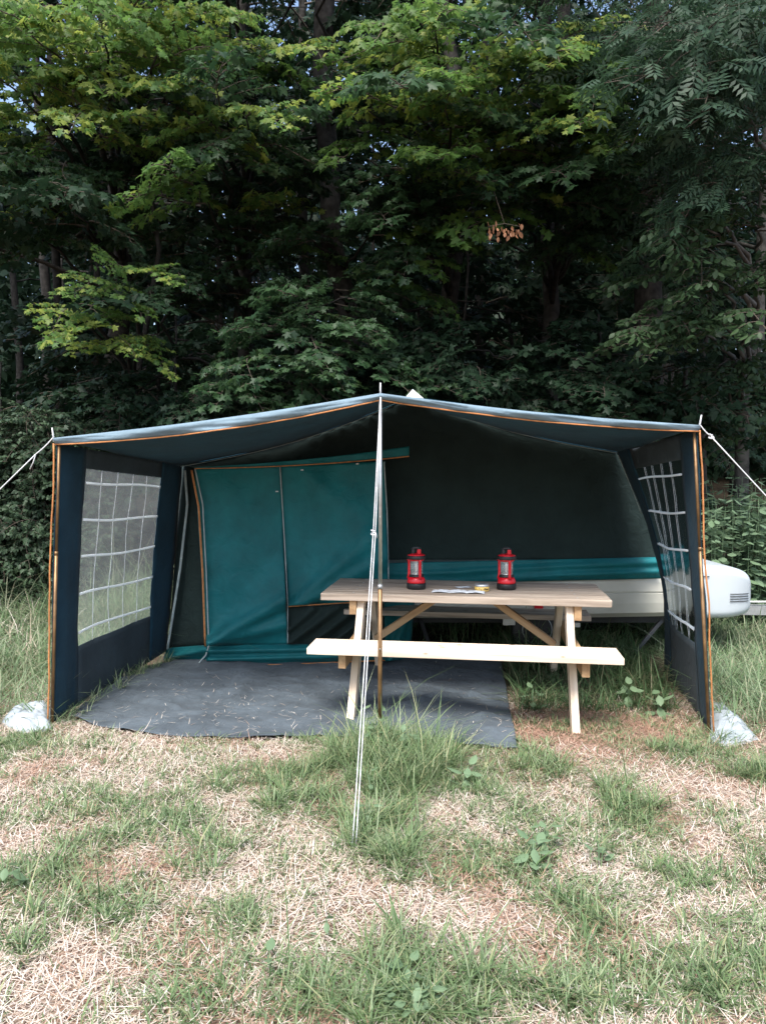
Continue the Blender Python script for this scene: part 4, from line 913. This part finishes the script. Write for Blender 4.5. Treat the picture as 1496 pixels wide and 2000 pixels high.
mat_poly = [gp(*q) for q in fe] + [gp(*q) for q in be[::-1]]
def inside(x, y, poly):
    r = np.zeros(x.shape, bool); n = len(poly)
    for i in range(n):
        a, c = poly[i], poly[(i + 1) % n]
        cond = ((a.y > y) != (c.y > y)) & (x < (c.x - a.x) * (y - a.y) / (c.y - a.y + 1e-12) + a.x); r ^= cond
    return r
def scatter(n, x0, x1, y0, y1):
    x = rng.uniform(x0, x1, n); y = rng.uniform(y0, y1, n); return x, y
def infrustum(x, y, m=0.12): return np.abs(x) < (0.5 + m) * y + 0.15
def stuff(name, parts, mat, label, cat):
    vs_, ts, k = [], [], 0
    for v, t in parts: vs_.append(v); ts.append(t + k); k += len(v)
    o = link(name, np_mesh(name, np.concatenate(vs_), np.concatenate(ts), mat)); tag(o, label, cat, kind='stuff'); return o
# green lawn grass
x, y = scatter(300000, -3.0, 3.0, 1.7, 4.7); g, hh = green(x, y)
keep = (rng.uniform(0, 1.05, len(x)) < g) & infrustum(x, y) & ~inside(x, y, mat_poly); x, y, hh = x[keep], y[keep], hh[keep]; n = len(x)
P = np.stack([x, y, G(x, y) - 0.004], 1)
near_sc = np.clip(y / 4.0, 0.55, 1)
lawn = [blades(P, 0.54 * hh * rng.lognormal(0, .5, n), rng.uniform(.0022, .0062, n), rng.uniform(0, 6.28, n), np.abs(rng.normal(.45, .45, n)), rng.uniform(.05, .9, n))]
# bigger arching blades in clumps
cl = []
for _ in range(650):
    i = rng.integers(0, n); cl.append((x[i], y[i], hh[i]))
for cx, cy_, h in cl:
    m = rng.integers(10, 26); a = rng.uniform(0, 6.28, m); rr = np.abs(rng.normal(0, .02, m))
    px_, py_ = cx + rr * np.cos(a), cy_ + rr * np.sin(a)
    lawn.append(blades(np.stack([px_, py_, G(px_, py_)], 1), h * rng.uniform(.6, 1.15, m), rng.uniform(.0035, .007, m), a + rng.normal(0, .4, m), rng.uniform(.1, .6, m), rng.uniform(.2, .8, m)))
lawn_o = stuff('lawn_grass', lawn, M['grass'], 'patchy green grass growing through the dry straw', 'grass')
# straw lying flat
x, y = scatter(330000, -3.2, 3.2, 1.7, 5.2)
g, _ = green(x, y); keep = infrustum(x, y) & ~inside(x, y, mat_poly) & (rng.uniform(0, 1, len(x)) < np.clip(0.9 - 0.45 * g, .2, 1)); x, y = x[keep], y[keep]; n = len(x)
hz = rng.lognormal(math.log(.031), .55, n)
def litter(x, y, hz, wd_, zo):
    n = len(x); P = np.stack([x, y, G(x, y) + zo], 1)
    return blades(P, hz, wd_, rng.uniform(0, 6.28, n), rng.normal(1.42, .20, n), rng.normal(0, .22, n))
br = (vnoise(x, y, 3.4, 9) > 0.82 + rng.normal(0, .24, n)) | (np.exp(-(((x - gp(1180, 1440).x) / .9) ** 2 + ((y - 4.4) / .5) ** 2)) > rng.uniform(0.0, .8, n))
stuff('dry_straw', [litter(x[~br], y[~br], hz[~br], rng.uniform(.0014, .0036, (~br).sum()), rng.uniform(.002, .022, (~br).sum()))], M['straw'], 'pale dry straw lying flat over the ground', 'straw')
stuff('brown_litter', [litter(x[br], y[br], hz[br], rng.uniform(.0014, .0036, br.sum()), rng.uniform(.002, .02, br.sum()))], M['needle'], 'reddish brown dead litter scattered through the straw', 'litter')
x, y = scatter(5000, -1.9, 1.2, 4.2, 5.9); k = inside(x, y, mat_poly) & (rng.uniform(0, 1, len(x)) < np.clip(0.42 - 0.30 * (y - 4.3), .03, 1) * vnoise(x, y, 3, 5)); x, y = x[k], y[k]; n = len(x)
stuff('straw_bits', [litter(x, y, rng.uniform(.015, .06, n), rng.uniform(.0015, .003, n), rng.uniform(.036, .05, n))], M['straw'], 'loose bits of straw trodden onto the groundsheet', 'straw')
# meadow at both sides and behind, taller
parts = []
def meadow(n, x0, x1, y0, y1, h0, test, dens=1.0):
    x, y = scatter(n, x0, x1, y0, y1); k = test(x, y) & (rng.uniform(0, 1, n) < dens * (0.45 + 0.75 * vnoise(x, y, 2.2, 4))); x, y = x[k], y[k]; n = len(x)
    sc = h0 * (0.55 + 0.8 * vnoise(x, y, 1.6, 2))
    parts.append(blades(np.stack([x, y, G(x, y) - .01], 1), sc * rng.lognormal(0, .35, n), rng.uniform(.004, .009, n) * (0.7 + 0.06 * y), rng.uniform(0, 6.28, n), np.abs(rng.normal(.5, .4, n)), rng.uniform(.1, 1.0, n)))
dryp = []
x, y = scatter(2600, -5.5, -2.6, 5.6, 8.6); k = (x > -.62 * y) & (rng.uniform(0, 1, len(x)) < np.clip(2.4 * vnoise(x, y, 2.0, 7) - .75, 0, 1)); x, y = x[k], y[k]; n = len(x)
dryp.append(blades(np.stack([x, y, G(x, y)], 1), rng.uniform(.2, .45, n), rng.uniform(.003, .006, n), rng.uniform(0, 6.28, n), np.abs(rng.normal(.6, .4, n)), rng.uniform(.1, .9, n)))
stuff('dry_meadow_grass', dryp, M['straw'], 'bleached dry grass stalks standing among the meadow grass', 'grass')
lx = lambda y: -1.86 - 0.03 * 0 + (y - 4.4) * 0.06
meadow(42000, -6.5, -1.8, 4.4, 9.2, .24, lambda x, y: (x < np.minimum(-1.98, -1.98 + (y - 4.4) * 0.06)) & (x > -0.66 * y))
meadow(20000, -6.5, -1.6, 6.8, 9.4, .50, lambda x, y: (x < -1.8) & (x > -0.66 * y))
meadow(26000, 1.9, 5.5, 4.45, 7.6, .22, lambda x, y: (x > 2.0 + (y - 4.4) * .16) & (x < .62 * y))
stuff('meadow_grass', parts, M['meadow'], 'tall uncut meadow grass around the awning sides', 'grass'); parts = []
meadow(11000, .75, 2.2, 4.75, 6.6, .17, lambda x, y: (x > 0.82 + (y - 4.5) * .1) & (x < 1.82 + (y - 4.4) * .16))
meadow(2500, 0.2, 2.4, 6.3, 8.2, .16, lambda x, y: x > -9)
stuff('shaded_grass', parts, M['shade_grass'], 'green grass coloured darker for shade under the table end and the trailer', 'grass')
# tufts along the inside foot of the side wall
parts = []
for i in range(26):
    s = random.uniform(0.03, .95); q = lerp(flb, rlb, s); cx, cy_ = q.x + random.uniform(.0, .10), q.y; m = random.randint(6, 20); a = rng.uniform(0, 6.28, m)
    X_, Y_ = cx + rng.normal(0, .02, m), cy_ + rng.normal(0, .03, m)
    parts.append(blades(np.stack([X_, Y_, G(X_, Y_)], 1), rng.uniform(.06, .19, m), rng.uniform(.004, .007, m), a, rng.uniform(.1, .6, m), rng.uniform(.2, .9, m)))
stuff('edge_grass', parts, M['meadow'], 'grass tufts squeezed along the awning wall foot', 'grass')
print('boughs', NB)
